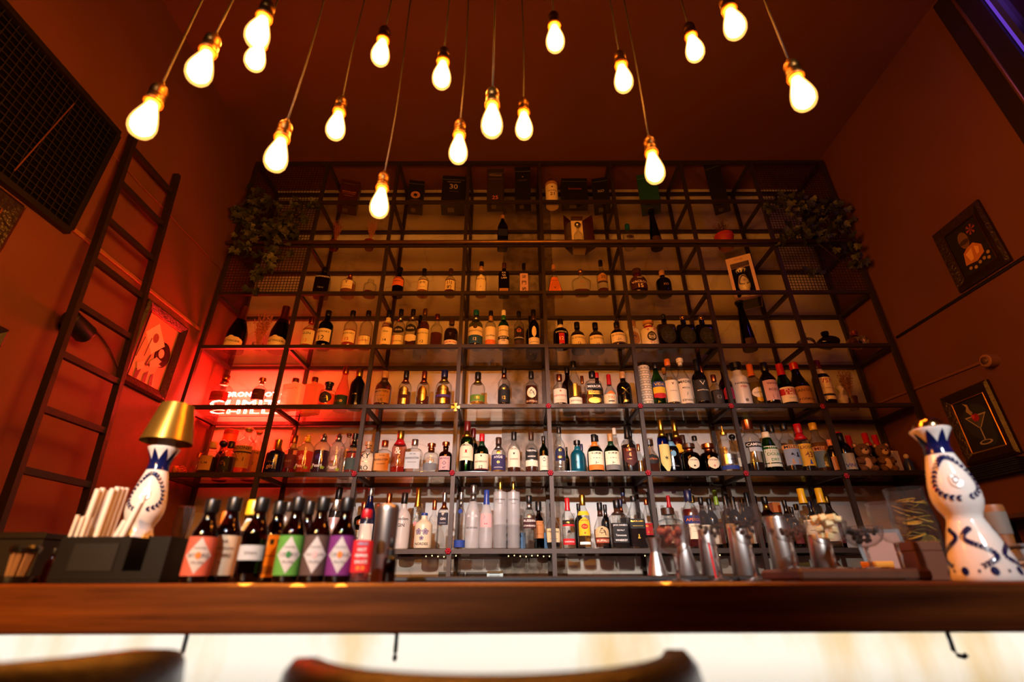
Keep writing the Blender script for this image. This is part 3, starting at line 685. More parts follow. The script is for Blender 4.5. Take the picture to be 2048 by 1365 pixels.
B(3, 962, 525, 22, 0, 'slim', 'clear', ('gold', .5), (bk, 's', 'cork'), [(.05, .55, .9, cr, 'a', [('AMAHAGAN', .9, bk), ('▲', .4, 'brown')])], 'pale whisky bottle with a mountain drawn on its label')
B(3, 1008, 527, 22, 0, 'square', 'black', None, ('gold', 's'), [(.42, .66, .8, wh, 't', [('KA', .45, wh), ('VA', .45, wh), ('LAN', .6, wh)]), (.06, .15, .8, 'tan', 'r')], 'black bottle with tall white capitals and gold top', 0)
B(3, 1048, 528, 18, 0, 'square', 'clear', ('gold', .5), (bk, 's'), [(.05, .62, .92, 'rose', 'r', [('波', .5, bk), ('門', .5, bk), ('崎', .5, bk)])], 'slim bottle with pink label and vertical characters')
B(3, 1109, 531, 33, 0, 'tri', 'clear', ('gold', .55), ('tan', 's'), [(.06, .55, .82, 'orange', 'r', [('AMARET', .8, bk), ('v', .2, bk)])], 'triangular amber bottle with cork')
B(3, 1163, 540, 39, 0, 'dec', 'clear', ('whisky', .18), ('gold', 'b'), [(.2, .5, .6, wh, 't', [('30', .4, 'tan'), ('YEARS', .6, 'tan')])], 'wide flat decanter with a gold stopper')
B(3, 1205, 522, 22, 0, 'std', 'clear', ('whisky', .16), (bk, 's'), [(.36, .56, .9, 'tan', 'a', [('25', .4, bk)]), (.30, .35, .9, 'brown', 'r')], 'tall clear bottle with arched tan label and black cap')
B(3, 1277, 540, 35, 0, 'squat', 'clear', ('dark', .55), ('brown', 'w', 'dred'), [(.14, .62, .92, '#3a0a0a', 'r', [('RON', .3, cr), ('VACILON', .95, cr), ('15', .3, cr)])], 'dark red rum bottle with curved white name')
B(3, 1328, 543, 30, 0, 'squat', 'black', None, ('cork', 's'), [(.14, .5, .6, wh, 't', [('XO', .6, 'tan')])], 'dark grey round bottle with faint emblem')
# ---- fourth shelf
B(4, 474, 614, 38, .5, 'champ', 'amber', ('dark', .6), ('copper', 'f'), [(.04, .27, .95, cr, 'a', [('TAITTINGER', .9, bk)])], 'left magnum champagne bottle with cream shield label')
B(4, 560, 614, 38, .5, 'champ', 'amber', ('dark', .6), ('copper', 'f'), [(.04, .27, .95, cr, 'a', [('TAITTINGER', .9, bk)])], 'right magnum champagne bottle beside the pink twigs')
B(4, 617, 636, 28, 0, 'short', 'clear', ('gold', .6), ('copper', 's'), [(.08, .52, .92, 'paper', 'r', [('GLEN', .6, bk), ('12', .3, 'orange')])], 'pale whisky bottle with tall cream label next to the green one')
B(4, 649, 623, 29, 0, 'std', 'dgreen', ('dark', .5), (bk, 's'), [(.14, .46, .95, cr, 'r', [('GLENLIVET', .9, bk), ('12', .4, bk)])], 'green glass whisky bottle with cream label')
B(4, 699, 623, 26, 0, 'std', 'clear', ('pink', .45), (bk, 's'), [(.12, .42, .95, cr, 'r', [('GLENLIVET', .9, bk), ('15', .3, 'red')])], 'clear whisky bottle with a thin red line above its label')
B(4, 731, 623, 25, 0, 'std', 'clear', ('whisky', .30), (bk, 's'), [(.04, .28, .92, cr, 'r', [('FOUNDERS', .8, 'red')])], 'clear whisky bottle, low white label, left of second post')
B(4, 773, 622, 24, 0, 'short', 'clear', ('gold', .55), (bk, 's', cr), [(.06, .50, .92, cr, 'r', [('Oban', .5, bk), ('14', .3, bk)])], 'whisky bottle with very long cream label right of post')
B(4, 797, 620, 24, 1, 'std', 'clear', ('whisky', .2), (bk, 's', 'silver'), [(.40, .56, .9, bk, 'o', [('GLEN', .6, wh)]), (.10, .36, .92, cr, 'r', [('HIGHLAND', .8, bk)])], 'bottle with black oval above white label, left one')
B(4, 822, 620, 24, 0, 'std', 'clear', ('whisky', .2), (bk, 's', 'silver'), [(.36, .56, .9, bk, 'o', [('GLEN', .6, wh)]), (.12, .30, .92, cr, 'v')], 'bottle with black oval above pointed white label, right one')
B(4, 836, 632, 18, 2, 'std', 'amber', ('dark', .5), (bk, 's'), [], 'hidden dark bottle behind the black oval pair')
B(4, 846, 619, 23, 1, 'std', 'clear', ('whisky', .68), ('gold', 's'), [(.12, .50, .95, cr, 'r', [('MACALLAN', .9, bk), ('12', .3, bk)])], 'reddish whisky bottle with large white label and gold cap')
B(4, 872, 630, 25, .5, 'std', 'clear', ('whisky', .45), ('copper', 's'), [], 'unlabelled bottle half full of amber whisky')
B(4, 902, 639, 29, 0, 'squat', 'clear', ('dark', .62), ('brown', 's'), [(.06, .20, .9, cr, 'r', [('DALMORE', .9, 'red')]), (.28, .5, .5, wh, 't', [('Y', .4, 'silver')])], 'squat dark red whisky bottle with stag mark')
B(4, 951, 622, 29, 0, 'std', 'olive', ('gold', .45), ('teal', 's', 'silver'), [(.28, .50, .97, cr, 'r', [('SINGLETON', .95, bk)]), (.07, .28, .97, '#1f4a66', 'r', [('12', .25, cr)]), (.44, .54, .3, 'brown', 'o')], 'green tinted whisky bottle with blue cap and two tone label')
B(4, 981, 623, 22, 0, 'std', 'clear', ('gold', .45), (bk, 's', 'tan'), [(.05, .52, .95, cr, 'r', [('TALISKER', .9, bk)]), (.04, .18, .96, 'orange', 'v', [], .0012)], 'whisky bottle whose label fades to an orange coast')
B(4, 1007, 622, 22, 0, 'std', 'green', ('dark', .5), (wh, 's', 'green'), [(.04, .54, .95, cr, 'r', [('LAPHROAIG', .95, bk), ('10', .3, bk)]), (.19, .27, .96, bk, 'r', [('SELECT', .7, wh)], .0012)], 'green bottle with a white cap and striped white label')
B(4, 1038, 624, 21, 0, 'std', 'clear', ('whisky', .5), (bk, 's'), [(.30, .54, .7, bk, 'o', [('☻', .6, 'orange')]), (.18, .29, .95, bk, 'r', [('SMOKEHEAD', .95, wh)]), (.04, .17, .9, 'brown', 'r')], 'bottle with orange skull on black label')
B(4, 1068, 621, 23, .5, 'std', 'amber', ('dark', .5), (bk, 's', 'brown'), [(.05, .27, .95, cr, 'r', [('LAGAVULIN', .8, bk)]), (.28, .54, .4, cr, 'o')], 'brown bottle with oval strip above a cream label')
B(4, 1062, 634, 22, 2, 'std', 'black', None, (bk, 's'), [], 'hidden black bottle behind the cream oval strip bottle')
B(4, 1122, 640, 31, 0, 'squat', 'black', None, (bk, 's', cr), [(.06, .42, .35, 'red', 'r', [('12', .8, wh)]), (.42, .52, .9, wh, 't', [('DICTADOR', .8, wh)])], 'black squat rum bottle with red stripe')
B(4, 1156, 646, 30, 1, 'squat', 'smoke', ('dark', .55), (bk, 's'), [(.14, .50, .95, cr, 'r', [('EL DORADO', .9, 'brown'), ('-12-', .4, 'brown')]), (.08, .14, .95, 'red', 'r')], 'squat dark rum bottle, cream label with red bottom edge')
B(4, 1193, 647, 30, 1, 'squat', 'smoke', ('dark', .55), (bk, 's'), [(.10, .50, .95, cr, 'r', [('EL DORADO', .9, 'brown'), ('-15-', .4, 'brown')])], 'squat dark rum bottle, middle of the three cream labels')
B(4, 1236, 646, 30, 0, 'squat', 'smoke', ('dark', .55), (bk, 's', 'brown'), [(.14, .50, .95, cr, 'r', [('EL DORADO', .9, 'brown'), ('-21-', .4, 'brown')]), (.08, .14, .95, 'brown', 'r')], 'squat dark rum bottle left of the painted pair')
B(4, 1267, 644, 29, .5, 'neckwide', 'white', None, ('cork', 's'), [(.1, .55, .7, 'tan', 'o', [('♣', .6, 'blue')])], 'painted white tequila bottle behind the fifth post')
B(4, 1300, 644, 33, 0, 'neckwide', 'white', None, ('cork', 'c', 'red'), [(.14, .50, .55, '#2a2320', 'o', [('☻', .7, wh)]), (.05, .12, .8, 'red', 't', [('✿ ✿', .9, 'red')]), (.5, .62, .9, 'red', 't', [('✿  ✿', .95, 'red')])], 'white bottle painted with a sugar skull and red flowers')
for u, vt, c, d in ((1333, 631, bk, 'black square bottle with black skull stopper'), (1372, 632, 'gold', 'black square bottle with gold skull stopper, middle of three'), (1410, 631, 'gold', 'blue black square bottle with gold skull stopper, rightmost')):
    b_ = B(4, u, vt, 37, 0 if c == bk else .5, 'skullb', 'black' if u != 1333 else 'smoke', ('whisky', .32), None, [(.10, .58, .8, '#16181c', 'o', [('☠', .55, '#3a3a40')])], d)
    H_ = b_.children[0].dimensions.z; loc, H, R = on_shelf(4, u, vt, 0, 37)
    sk = MB().lathe([(.008, 0), (.008, .016), (.013, .017), (.013, .022)], 12).ball((0, 0, .046), (.019, .022, .020), 12, 8).ball((0, -.010, .028), (.013, .012, .011), 10, 6)
    o = sk.build('stopper', capm(c), b_, True, (0, 0, H * .855))
    MB().ball((-.008, -.019, .046), (.005, .004, .005), 6, 4).ball((.008, -.019, .046), (.005, .004, .005), 6, 4).ball((0, -.021, .037), (.002, .003, .003), 5, 3).build('eye_sockets', flat('#050404', .6), o, True)
B(4, 1493, 604, 29, .5, 'taper', 'amber', ('dark', .55), (bk, 'c'), [(.08, .2, .8, 'brown', 'r')], 'tall dark tapering bottle standing alone')
# ---- fifth shelf
B(5, 441, 752, 38, .5, 'std', 'clear', ('water', .5), ('copper', 's', 'copper'), [(.20, .46, .95, 'red', 'r', [('BULLDOG', .7, 'dred')])], 'clear bottle with red label in front of the neon sign')
B(5, 517, 757, 27, 0, 'short', 'clear', ('water', .5), ('copper', 'c'), [(.22, .58, .95, '#4a0a18', 'r', [('NO', .3, 'gold')])], 'clear bottle with dark wine label by the neon sign')
B(5, 584, 758, 42, .5, 'flat', 'frostw', None, ('dred', 's'), [(.60, .66, .9, bk, 't', [('G I N A R T E', .9, 'grey')])], 'flat frosted white bottle beside the neon sign', -.2)
B(5, 622, 756, 40, .5, 'flat', 'frostp', None, ('dred', 's'), [(.55, .60, .9, bk, 't', [('GINARTE', .5, 'pink')])], 'flat frosted pink bottle', -.2)
B(5, 654, 766, 31, 0, 'apoth', 'clear', ('gold', .5), ('navy', 'c', 'navy'), [(.10, .55, .8, '#20203a', 'o', [('♞', .6, 'gold')])], 'round bottle with blue stopper and dark painted figure')
B(5, 684, 735, 27, 0, 'burg', 'pink', None, ('copper', 's'), [(.06, .32, .97, 'dgreen', 'r', [('BIRD', .5, 'gold')])], 'tall pointed clear bottle with dark green label')
B(5, 713, 739, 29, .5, 'wine', 'black', None, ('gold', 's'), [(.15, .5, .5, wh, 't', [('RON', .6, 'gold')])], 'near black bottle with gold cap left of post')
B(5, 766, 744, 33, 0, 'short', 'clear', ('whisky', .62), ('cork', 's', 'brown'), [(.08, .44, .9, 'tan', 'r', [('MICHTERS', .9, bk), ('____', .8, bk), ('US', .3, bk)])], 'amber bourbon bottle with tan label and cork stopper')
B(5, 809, 743, 26, 0, 'short', 'clear', ('whisky', .40), (bk, 's', 'copper'), [(.30, .52, .7, 'gold', 'a', [('CHIVAS', .8, 'brown')]), (.05, .20, .5, 'gold', 'r')], 'cognac bottle with gold ornament, slimmest of three')
B(5, 846, 744, 26, 0, 'short', 'clear', ('whisky', .28), ('copper', 's', 'copper'), [(.12, .54, .75, 'gold', 'o', [('ROYAL', .6, 'brown')])], 'bottle with gold oval label, middle of three golden ones')
B(5, 887, 742, 33, 0, 'short', 'clear', ('whisky', .38), ('navy', 's', 'gold'), [(.28, .54, .7, 'gold', 'a', [('CHIVAS', .8, bk)]), (.22, .28, .9, 'purple', 'r'), (.05, .18, .4, 'gold', 'r')], 'large golden label bottle with blue cap left of the cross')
B(5, 955, 746, 30, 0, 'short', 'clear', ('gold', .12), (bk, 's', 'gold'), [(.12, .30, .98, '#5a7a1c', 'r', [('RYE', .4, 'gold')])], 'nearly empty clear bottle with a green band')
B(5, 1008, 737, 25, 0, 'std', 'clear', ('dark', .3), (bk, 's', 'copper'), [(.08, .54, .96, bk, 'a', [('Weller', .9, 'gold'), ('12', .3, 'gold')])], 'bottle with arched black label and gold script')
B(5, 1063, 744, 26, 0, 'short', 'clear', ('whisky', .56), (bk, 's'), [(.20, .50, .7, cr, 'o', [('♞', .6, 'brown')]), (.08, .15, .9, 'dred', 'r', [('BUFFALO', .9, cr)])], 'amber bottle with white buffalo label')
B(5, 1120, 750, 28, 0, 'short', 'clear', ('water', .5), ('copper', 's'), [(.08, .50, .95, 'paper', 'r', [('★', .2, 'red'), ('HENDRICK', .95, 'red'), ('____', .6, 'grey')])], 'clear bottle with pale label and red lettering')
B(5, 1137, 735, 26, 2, 'std', 'amber', ('dark', .5), (bk, 's'), [], 'dark bottle behind pale red lettered one')
B(5, 1150, 724, 27, .5, 'slim', 'clear', ('gold', .45), (bk, 's'), [(.06, .20, .95, cr, 'r', [('REPOSADO', .8, bk)]), (.22, .48, .35, 'gold', 'r')], 'tallest clear bottle with gold filigree, fifth bay')
B(5, 1167, 753, 16, 2, 'short', 'clear', ('whisky', .5), ('copper', 's'), [], 'small amber bottle half hidden in fifth bay')
B(5, 1187, 744, 32, 0, 'square', 'clear', ('gold', .30), (bk, 's'), [(.28, .38, .95, 'gold', 'r', [('ANEJO', .8, bk)]), (.42, .58, .9, bk, 'r', [('MIRROR', .9, wh)]), (.04, .20, .8, 'gold', 'o')], 'square golden bottle with black label')
B(5, 1197, 747, 22, 1.5, 'std', 'amber', ('dark', .6), ('red', 's'), [], 'dark bottle behind the square golden one')
B(5, 1221, 750, 26, 1, 'bulb', 'clear', ('whisky', .4), ('red', 'f'), [(.2, .5, .8, 'orange', 'o', [('♥', .3, 'red')])], 'round bellied bottle with red neck behind mug')
B(5, 1249, 745, 29, 0, 'short', 'black', None, ('cork', 's'), [(.28, .52, .7, wh, 't', [('✕', .75, 'gold')]), (.08, .14, .3, 'gold', 'r')], 'black bottle with a gold cross of bones')
B(5, 1317, 727, 27, 0, 'slim', 'green', ('yellow', .45), (bk, 's'), [(.40, .52, .9, '#2a3a7a', 'r', [('VIDA', .8, 'yellow')]), (.26, .40, .9, 'yellow', 'r'), (.14, .26, .9, 'red', 'v')], 'green bottle with rainbow coloured label')
B(5, 1343, 720, 27, 0, 'slim', 'clear', ('water', .5), ('orange', 's'), [(.08, .52, .92, cr, 'r', [('v', .2, 'dred'), ('DEL MAGUEY', .6, 'grey'), (' ', .2, bk)])], 'clear bottle, orange cap, big blank cream label')
B(5, 1336, 737, 20, 2, 'std', 'clear', ('water', .5), ('tan', 's'), [], 'clear bottle behind the orange capped one')
B(5, 1369, 718, 28, 0, 'slim', 'clear', ('water', .4), (cr, 'c'), [(.06, .54, .92, 'paper', 'r', [('MADRE', .95, bk), ('MEZCAL', .6, bk), ('/', .1, bk), ('ESPADIN', .8, bk)])], 'clear bottle with cream label lettered in black')
B(5, 1402, 720, 29, 0, 'std', 'black', None, (bk, 'f'), [(.08, .52, .95, '#1e1a18', 'r', [('▽', .4, cr), ('MONTELOBOS', .8, cr), (' ', .2, bk)])], 'black bottle with black label and pale badge')
B(5, 1413, 733, 18, 2, 'slim', 'clear', ('gold', .6), ('copper', 's'), [], 'slim golden bottle behind the black badge bottle')
B(5, 1434, 751, 25, .5, 'short', 'clear', ('dark', .5), ('copper', 's'), [(.10, .48, .8, '#2a2422', 'r', [('o', .5, 'grey')])], 'short bottle with grey round mark near sixth post')
B(5, 1455, 735, 26, .5, 'std', 'amber', ('dark', .5), (bk, 's'), [(.2, .5, .8, 'magenta', 'a')], 'dark bottle with magenta label behind the sixth post')
B(5, 1483, 727, 34, 0, 'neckwide', 'white', None, (bk, 'c'), [(.40, .55, .9, wh, 't', [('NORDESIA', .9, 'navy'), ('rojo', .4, 'red')]), (.1, .22, .4, wh, 't', [('✳', .5, bk)])], 'opaque white bottle with blue name')
B(5, 1512, 730, 31, .5, 'std', 'clear', ('yellow', .58), ('orange', 'f'), [(.24, .46, .8, wh, 'o', [('LUSTAU', .7, 'navy')]), (.16, .25, .4, 'yellow', 'v')], 'yellow wine bottle with a round white label')
B(5, 1540, 727, 31, 0, 'wine', 'black', None, (bk, 's'), [(.10, .55, .92, 'rose', 'r', [('Vermut', .7, 'dred'), ('ROJO', .6, 'dred'), ('▪', .3, 'dred')])], 'dark vermouth bottle with ornate pink label')
B(5, 1572, 729, 33, 0, 'burg', 'green', ('dark', .5), ('red', 'f'), [(.06, .40, .95, cr, 'r', [(' ', .2, bk), ('____', .4, bk)]), (.22, .36, .96, 'red', 'r', [('PUNT', .8, cr), ('E MES', .8, cr)], .0012)], 'green bottle with red cap and red white label')
B(5, 1602, 727, 38, 0, 'burg', 'black', None, ('red', 's'), [(.05, .42, .95, 'tan', 'r', [('ANTICA', .8, 'brown'), ('FORMULA', .8, 'brown')])], 'large black bottle with ornate tan label')
B(5, 1648, 723, 33, 0, 'wine', 'black', None, ('dred', 's', cr), [(.10, .58, .92, cr, 'r', [('757', .6, 'red'), ('____', .7, bk), ('____', .7, bk)]), (.18, .22, .93, bk, 'r', [], .0012)], 'dark bottle with white label behind seventh post')
# ---- sixth shelf
B(6, 392, 907, 20, .5, 'short', 'clear', ('pink', .4), ('copper', 's'), [], 'small clear bottle at the far left end')
B(6, 418, 885, 36, 0, 'short', 'clear', ('dark', .5), ('cork', 's'), [(.08, .52, .7, 'tan', 'r', [('RUM', .5, 'brown')])], 'broad dark bottle with a tan label under red light')
B(6, 454, 884, 30, 0, 'short', 'clear', ('dark', .5), (bk, 's'), [(.10, .48, .7, bk, 'r', [('♞', .5, 'gold')])], 'short dark bottle with black label and gold figure')
B(6, 484, 857, 39, 0, 'jug', 'clear', ('pink', .2), ('tan', 'c'), [(.16, .60, .95, 'tan', 'r', [('UNDONE', .95, bk), ('____', .8, bk), ('No. 1', .6, 'brown'), (' ', .2, bk)]), (.45, .48, .96, bk, 'r', [], .0012)], 'large bottle with tan label and black bar, front one')
B(6, 505, 863, 30, 1, 'jug', 'clear', ('pink', .2), ('tan', 'c'), [(.16, .58, .95, 'tan', 'r', [('UNDONE', .95, bk), ('____', .8, bk), ('No. 2', .6, 'brown'), (' ', .2, bk)])], 'bottle with tan label half hidden behind a bigger twin')
B(6, 549, 880, 36, 0, 'short', 'navy', None, ('gold', 'f'), [(.08, .40, .8, wh, 't', [('No.3', .5, 'gold'), ('gin', .7, 'tan')])], 'dark blue bottle with gold script')
B(6, 580, 872, 31, 0, 'short', 'clear', ('red', .4), ('copper', 's', 'tan'), [(.18, .50, .9, 'dred', 'r', [('VIOLET', .6, 'tan')])], 'clear bottle holding red liquor beside the blue bottle')
P_ = [('pink', 'yellow', 'pink', 608, 870, 32, 'floral glass bottle with yellow stopper'), ('purple', bk, 'purple', 641, 868, 32, 'floral bottle filled with dark purple liquor'), ('water', 'dred', 'rose', 671, 867, 31, 'floral glass bottle with dark red stopper')]
for q, c, f, u, vt, wd, d in P_:
    B(6, u, vt, wd, 0, 'jug', 'clear', (q, .55), (c, 'b', c if c == 'yellow' else 'silver'), [(.08, .26, .7, wh, 't', [('Pearl', .8, wh)]), (.26, .50, .5, wh, 't', [('❀', .7, f)]), (.06, .20, .95, wh, 't', [('❀     ❀', .9, 'lime')])], d)
B(6, 690, 868, 24, 2, 'jug', 'clear', ('water', .5), ('dred', 'c'), [], 'clear bottle hidden behind the dark red stopper one')
B(6, 704, 868, 26, .5, 'short', 'clear', ('pink', .55), (bk, 'c', bk), [(.10, .38, .9, '#3a4a44', 'r'), (.50, .53, .95, bk, 'r')], 'pinkish bottle with black stopper left of second post')
B(6, 733, 884, 30, 0, 'short', 'clear', ('gold', .2), ('tan', 'c'), [(.06, .60, .92, 'paper', 'r', [('KY', .75, bk), ('____', .7, 'gold'), ('RÖ', .75, bk)])], 'stubby bottle with two huge black syllables on label')
B(6, 766, 882, 33, 0, 'square', 'clear', ('gold', .1), ('copper', 's'), [(.10, .58, .9, '#c98a48', 'r', [('OLD TOM', .4, bk), ('BARRISTER', .9, bk), ('____', .6, bk), (' ', .3, bk)])], 'square gin bottle with orange label')
B(6, 797, 863, 30, .5, 'wine', 'pink', ('pink', .16), ('gold', 's', 'red'), [(.40, .62, .6, wh, 't', [('&', .7, wh)])], 'tall frosted pink bottle with white ampersand')
B(6, 827, 880, 33, 0, 'square', 'clear', ('water', .5), ('silver', 's'), [(.10, .58, .9, '#aebac0', 'r', [('DRY GIN', .4, bk), ('BARRISTER', .9, bk), ('____', .6, bk), (' ', .3, bk)])], 'square gin bottle with silver label')
B(6, 861, 888, 30, 0, 'apoth', 'clear', ('water', .5), ('copper', 'c', 'copper'), [(.30, .50, .8, 'rose', 't', [('GIN', .7, 'tan')]), (.04, .30, .9, '#6a7076', 'v')], 'round clear bottle with wood stopper and grey picture')
B(6, 890, 885, 27, 0, 'apoth', 'amber', ('dark', .6), ('copper', 'c'), [(.10, .52, .8, 'rose', 'r', [('MONKEY', .8, 'purple'), ('◇', .5, 'purple'), ('47', .3, 'purple')])], 'dark pharmacy bottle with stamp like label')
B(6, 933, 844, 28, 0, 'wine', 'green', ('dark', .5), ('dred', 's', 'gold'), [(.22, .56, .95, 'cream', 'a', [('JAMESON', .95, bk), ('♜', .2, 'red'), ('____', .6, bk)])], 'tall green whiskey bottle with cream label')
B(6, 945, 858, 22, 1.5, 'wine', 'dgreen', ('dark', .5), ('dred', 's', 'gold'), [], 'green bottle hidden behind the tall green whiskey')
B(6, 963, 869, 29, 0, 'squat', 'dgreen', ('dark', .5), ('red', 's', 'dgreen'), [(.06, .46, .95, cr, 'r', [('▾', .15, bk), ('REDBREAST', .85, bk), ('12', .25, bk)]), (.06, .09, .96, 'dred', 'r', [], .0012)], 'green squat whiskey with red cap')
B(6, 997, 876, 29, 0, 'short', 'clear', ('gold', .2), ('brown', 's', 'silver'), [(.06, .48, .95, '#2a2350', 'r', [('HYDE', .6, wh), ('o', .2, 'gold'), ('____', .6, wh)]), (.50, .60, .3, 'gold', 'o')], 'clear bottle with a violet label')
B(6, 1028, 865, 26, 0, 'short', 'clear', ('whisky', .14), (bk, 's'), [(.12, .62, .92, 'paper', 'a', [('TEELING', .8, bk), ('▾', .2, bk), ('WHISKEY', .7, bk), (' ', .2, bk)])], 'clear whiskey bottle with arched cream label')
B(6, 1063, 865, 26, 0, 'short', 'clear', ('whisky', .16), ('brown', 's'), [(.30, .58, .9, bk, 'a', [('TEELING', .8, wh), ('WHISKEY', .7, wh)]), (.14, .28, .92, 'paper', 'r')], 'clear whiskey bottle with black arched label')
B(6, 1088, 873, 19, 0, 'std', 'dgreen', ('dark', .5), (bk, 's'), [(.06, .44, .95, 'paper', 'r', [('♠', .4, bk), ('____', .6, bk)])], 'narrow green bottle right behind fourth post')
B(6, 1120, 855, 23, 0, 'std', 'clear', ('water', .5), (bk, 's'), [(.24, .54, .85, 'navy', 'a', [('o', .3, 'gold'), ('RUM', .6, 'gold')]), (.05, .18, .8, 'silver', 't', [('____', .8, 'silver')])], 'clear bottle with dark blue arched label')
B(6, 1135, 895, 10, 2, 'std', 'dgreen', ('dark', .5), (bk, 's'), [], 'tiny green bottle behind dark blue arched label')
B(6, 1156, 882, 29, 0, 'short', 'teal', None, (bk, 'c', 'teal'), [(.20, .40, .8, bk, 't', [('GENTIAN', .7, 'navy')])], 'metallic teal bottle with black stopper')
B(6, 1165, 889, 16, 2, 'short', 'navy', None, ('navy', 's'), [], 'small blue bottle behind the metallic teal one')
B(6, 1191, 870, 32, 0, 'squat', 'dgreen', ('dark', .5), (bk, 's', 'orange'), [(.05, .52, .92, cr, 'r', [('R·UM·JM', .6, bk), ('____', .8, bk), ('➤', .25, bk), (' ', .2, bk)]), (.05, .18, .93, 'orange', 'r', [], .0012)], 'green rum bottle with orange band')
B(6, 1196, 872, 24, 2, 'std', 'clear', ('water', .5), (bk, 's'), [], 'clear bottle with black cap behind orange band rum')
B(6, 1224, 869, 31, 0, 'squat', 'dgreen', ('dark', .5), ('tan', 's', 'dgreen'), [(.05, .52, .92, cr, 'r', [('R·UM·JM', .6, bk), ('____', .8, bk), ('➤', .25, bk), (' ', .2, bk)]), (.05, .18, .93, 'grey', 'r', [], .0012)], 'green rum bottle with grey band')
B(6, 1234, 857, 19, 2, 'slim', 'clear', ('water', .5), (wh, 's'), [], 'clear bottle with white cap behind the rums')
B(6, 1259, 854, 31, 0, 'std', 'clear', ('dark', .58), (bk, 'f'), [(.12, .50, .85, '#4a1c18', 'v', [('BUMBU', .8, 'copper'), ('✳', .3, 'copper'), ('____', .6, 'copper'), (' ', .2, bk)])], 'dark red brown rum bottle with copper shield label')
B(6, 1266, 862, 20, 2, 'std', 'amber', ('dark', .5), (bk, 's'), [], 'dark bottle behind copper shield rum')
B(6, 1281, 889, 16, 2, 'short', 'clear', ('gold', .5), ('copper', 's'), [], 'small amber bottle beside the fifth post')
B(6, 1302, 881, 36, 0, 'bulb', 'clear', ('whisky', .45), ('brown', 'w'), [(.22, .52, .85, '#1a1614', 'o', [('PATRON', .6, 'orange')])], 'round amber bottle with black oval label')
B(6, 1329, 841, 23, .5, 'wine', 'blue', None, ('gold', 's', 'gold'), [(.02, .52, .9, '#d8c87a', 'v', [('✶', .4, bk)])], 'blue and yellow bottle with gold neck')
B(6, 1345, 868, 30, 0, 'wine', 'black', None, (bk, 's', 'sky'), [(.42, .56, .35, 'sky', 'o'), (.10, .3, .8, wh, 't', [('MASTIHA', .7, 'grey')])], 'black bottle with sky blue collar and badge')
B(6, 1358, 842, 24, 1, 'wine', 'maroon', None, ('gold', 's', 'gold'), [(.40, .56, .85, 'yellow', 'o'), (.06, .34, .85, '#5a3410', 'v')], 'red and yellow bottle with gold neck')
B(6, 1373, 871, 18, 2, 'short', 'amber', ('dark', .5), ('brown', 'w'), [], 'brown bottle behind the left round shouldered tequila')
B(6, 1397, 873, 26, 2, 'walker', 'clear', ('dark', .5), (bk, 's'), [], 'clear pyramid necked bottle between two dark tequilas')
B(6, 1382, 889, 37, 0, 'apoth', 'amber', ('dark', .6), ('brown', 'w', 'copper'), [(.08, .48, .6, cr, 'o', [('Don Julio', .7, bk), ('♣', .2, 'brown')])], 'round shouldered dark tequila with oval label, left one')
B(6, 1421, 889, 37, 0, 'apoth', 'amber', ('dark', .6), ('copper', 'w', 'copper'), [(.08, .48, .6, cr, 'o', [('Don Julio', .7, bk), ('✽', .2, 'red')])], 'round shouldered dark tequila with oval label, right one')
B(6, 1455, 853, 37, 0, 'short', 'clear', ('water', .5), ('gold', 'p'), [(.16, .36, .7, 'silver', 'r', [('Sierra', .6, 'navy')]), (.05, .13, .95, 'blue', 'r')], 'clear bottle with metal pourer and blue band')
B(6, 1474, 869, 24, 1.5, 'std', 'clear', ('water', .5), (bk, 'b'), [(.2, .4, .7, 'paper', 'r')], 'clear bottle with round black stopper near sixth post')
B(6, 1507, 841, 36, 0, 'neckwide', 'clear', ('dark', .16), ('copper', 's'), [(.44, .54, .9, bk, 'r', [('CAMPARI', .95, wh)]), (.36, .44, .7, '#a8b4bc', 'r')], 'nearly empty ribbed bottle with black name band')
B(6, 1541, 850, 34, 0, 'burg', 'green', ('dark', .4), (bk, 's', cr), [(.18, .52, .9, '#c8cdb8', 'r', [('~~~', .6, 'green'), ('DOLIN', .8, 'green'), ('DRY', .5, 'green')]), (.10, .16, .9, '#c8cdb8', 'r')], 'green vermouth bottle with pale green label')
B(6, 1556, 852, 30, 1.5, 'std', 'clear', ('dark', .4), (bk, 's'), [(.1, .5, .9, '#8a5a2a', 'r', [('MELETTI', .7, bk)])], 'bottle with brown label behind the green vermouth')
B(6, 1581, 848, 35, 0, 'std', 'clear', ('dark', .16), (bk, 's'), [(.12, .52, .92, '#7a8aa0', 'r', [(' ', .1, bk), ('♞♟', .5, bk), ('♟♟', .6, 'tan')]), (.44, .52, .96, '#c98a48', 'r', [('MELETTI', .9, bk)], .0012)], 'bottle with blue picture label under orange name band')
B(6, 1610, 849, 31, 0, 'wine', 'clear', ('dark', .5), ('red', 's', 'red'), [(.12, .56, .92, '#c8961e', 'r', [('LICOR', .8, 'dred'), ('43', .5, 'dred'), ('♟', .2, 'blue')])], 'bottle with yellow label and red yellow cap')
B(6, 1613, 855, 26, 1.5, 'std', 'clear', ('yellow', .5), ('yellow', 's'), [], 'yellow capped bottle behind yellow label')
B(6, 1643, 847, 37, 0, 'std', 'clear', ('gold', .6), ('yellow', 's'), [(.14, .50, .92, '#6a7a7c', 'r', [(' ', .1, bk), ('♞', .4, bk), ('♟♟', .5, wh)]), (.44, .52, .96, '#c98a48', 'r', [('MELETTI', .9, 'dred')], .0012)], 'golden bottle with grey picture label and yellow cap')
B(6, 1671, 880, 24, 0, 'wine', 'black', None, ('pink', 's', bk), [(.05, .45, .9, '#a8754a', 'r')], 'small dark bottle with brown label left of seventh post')
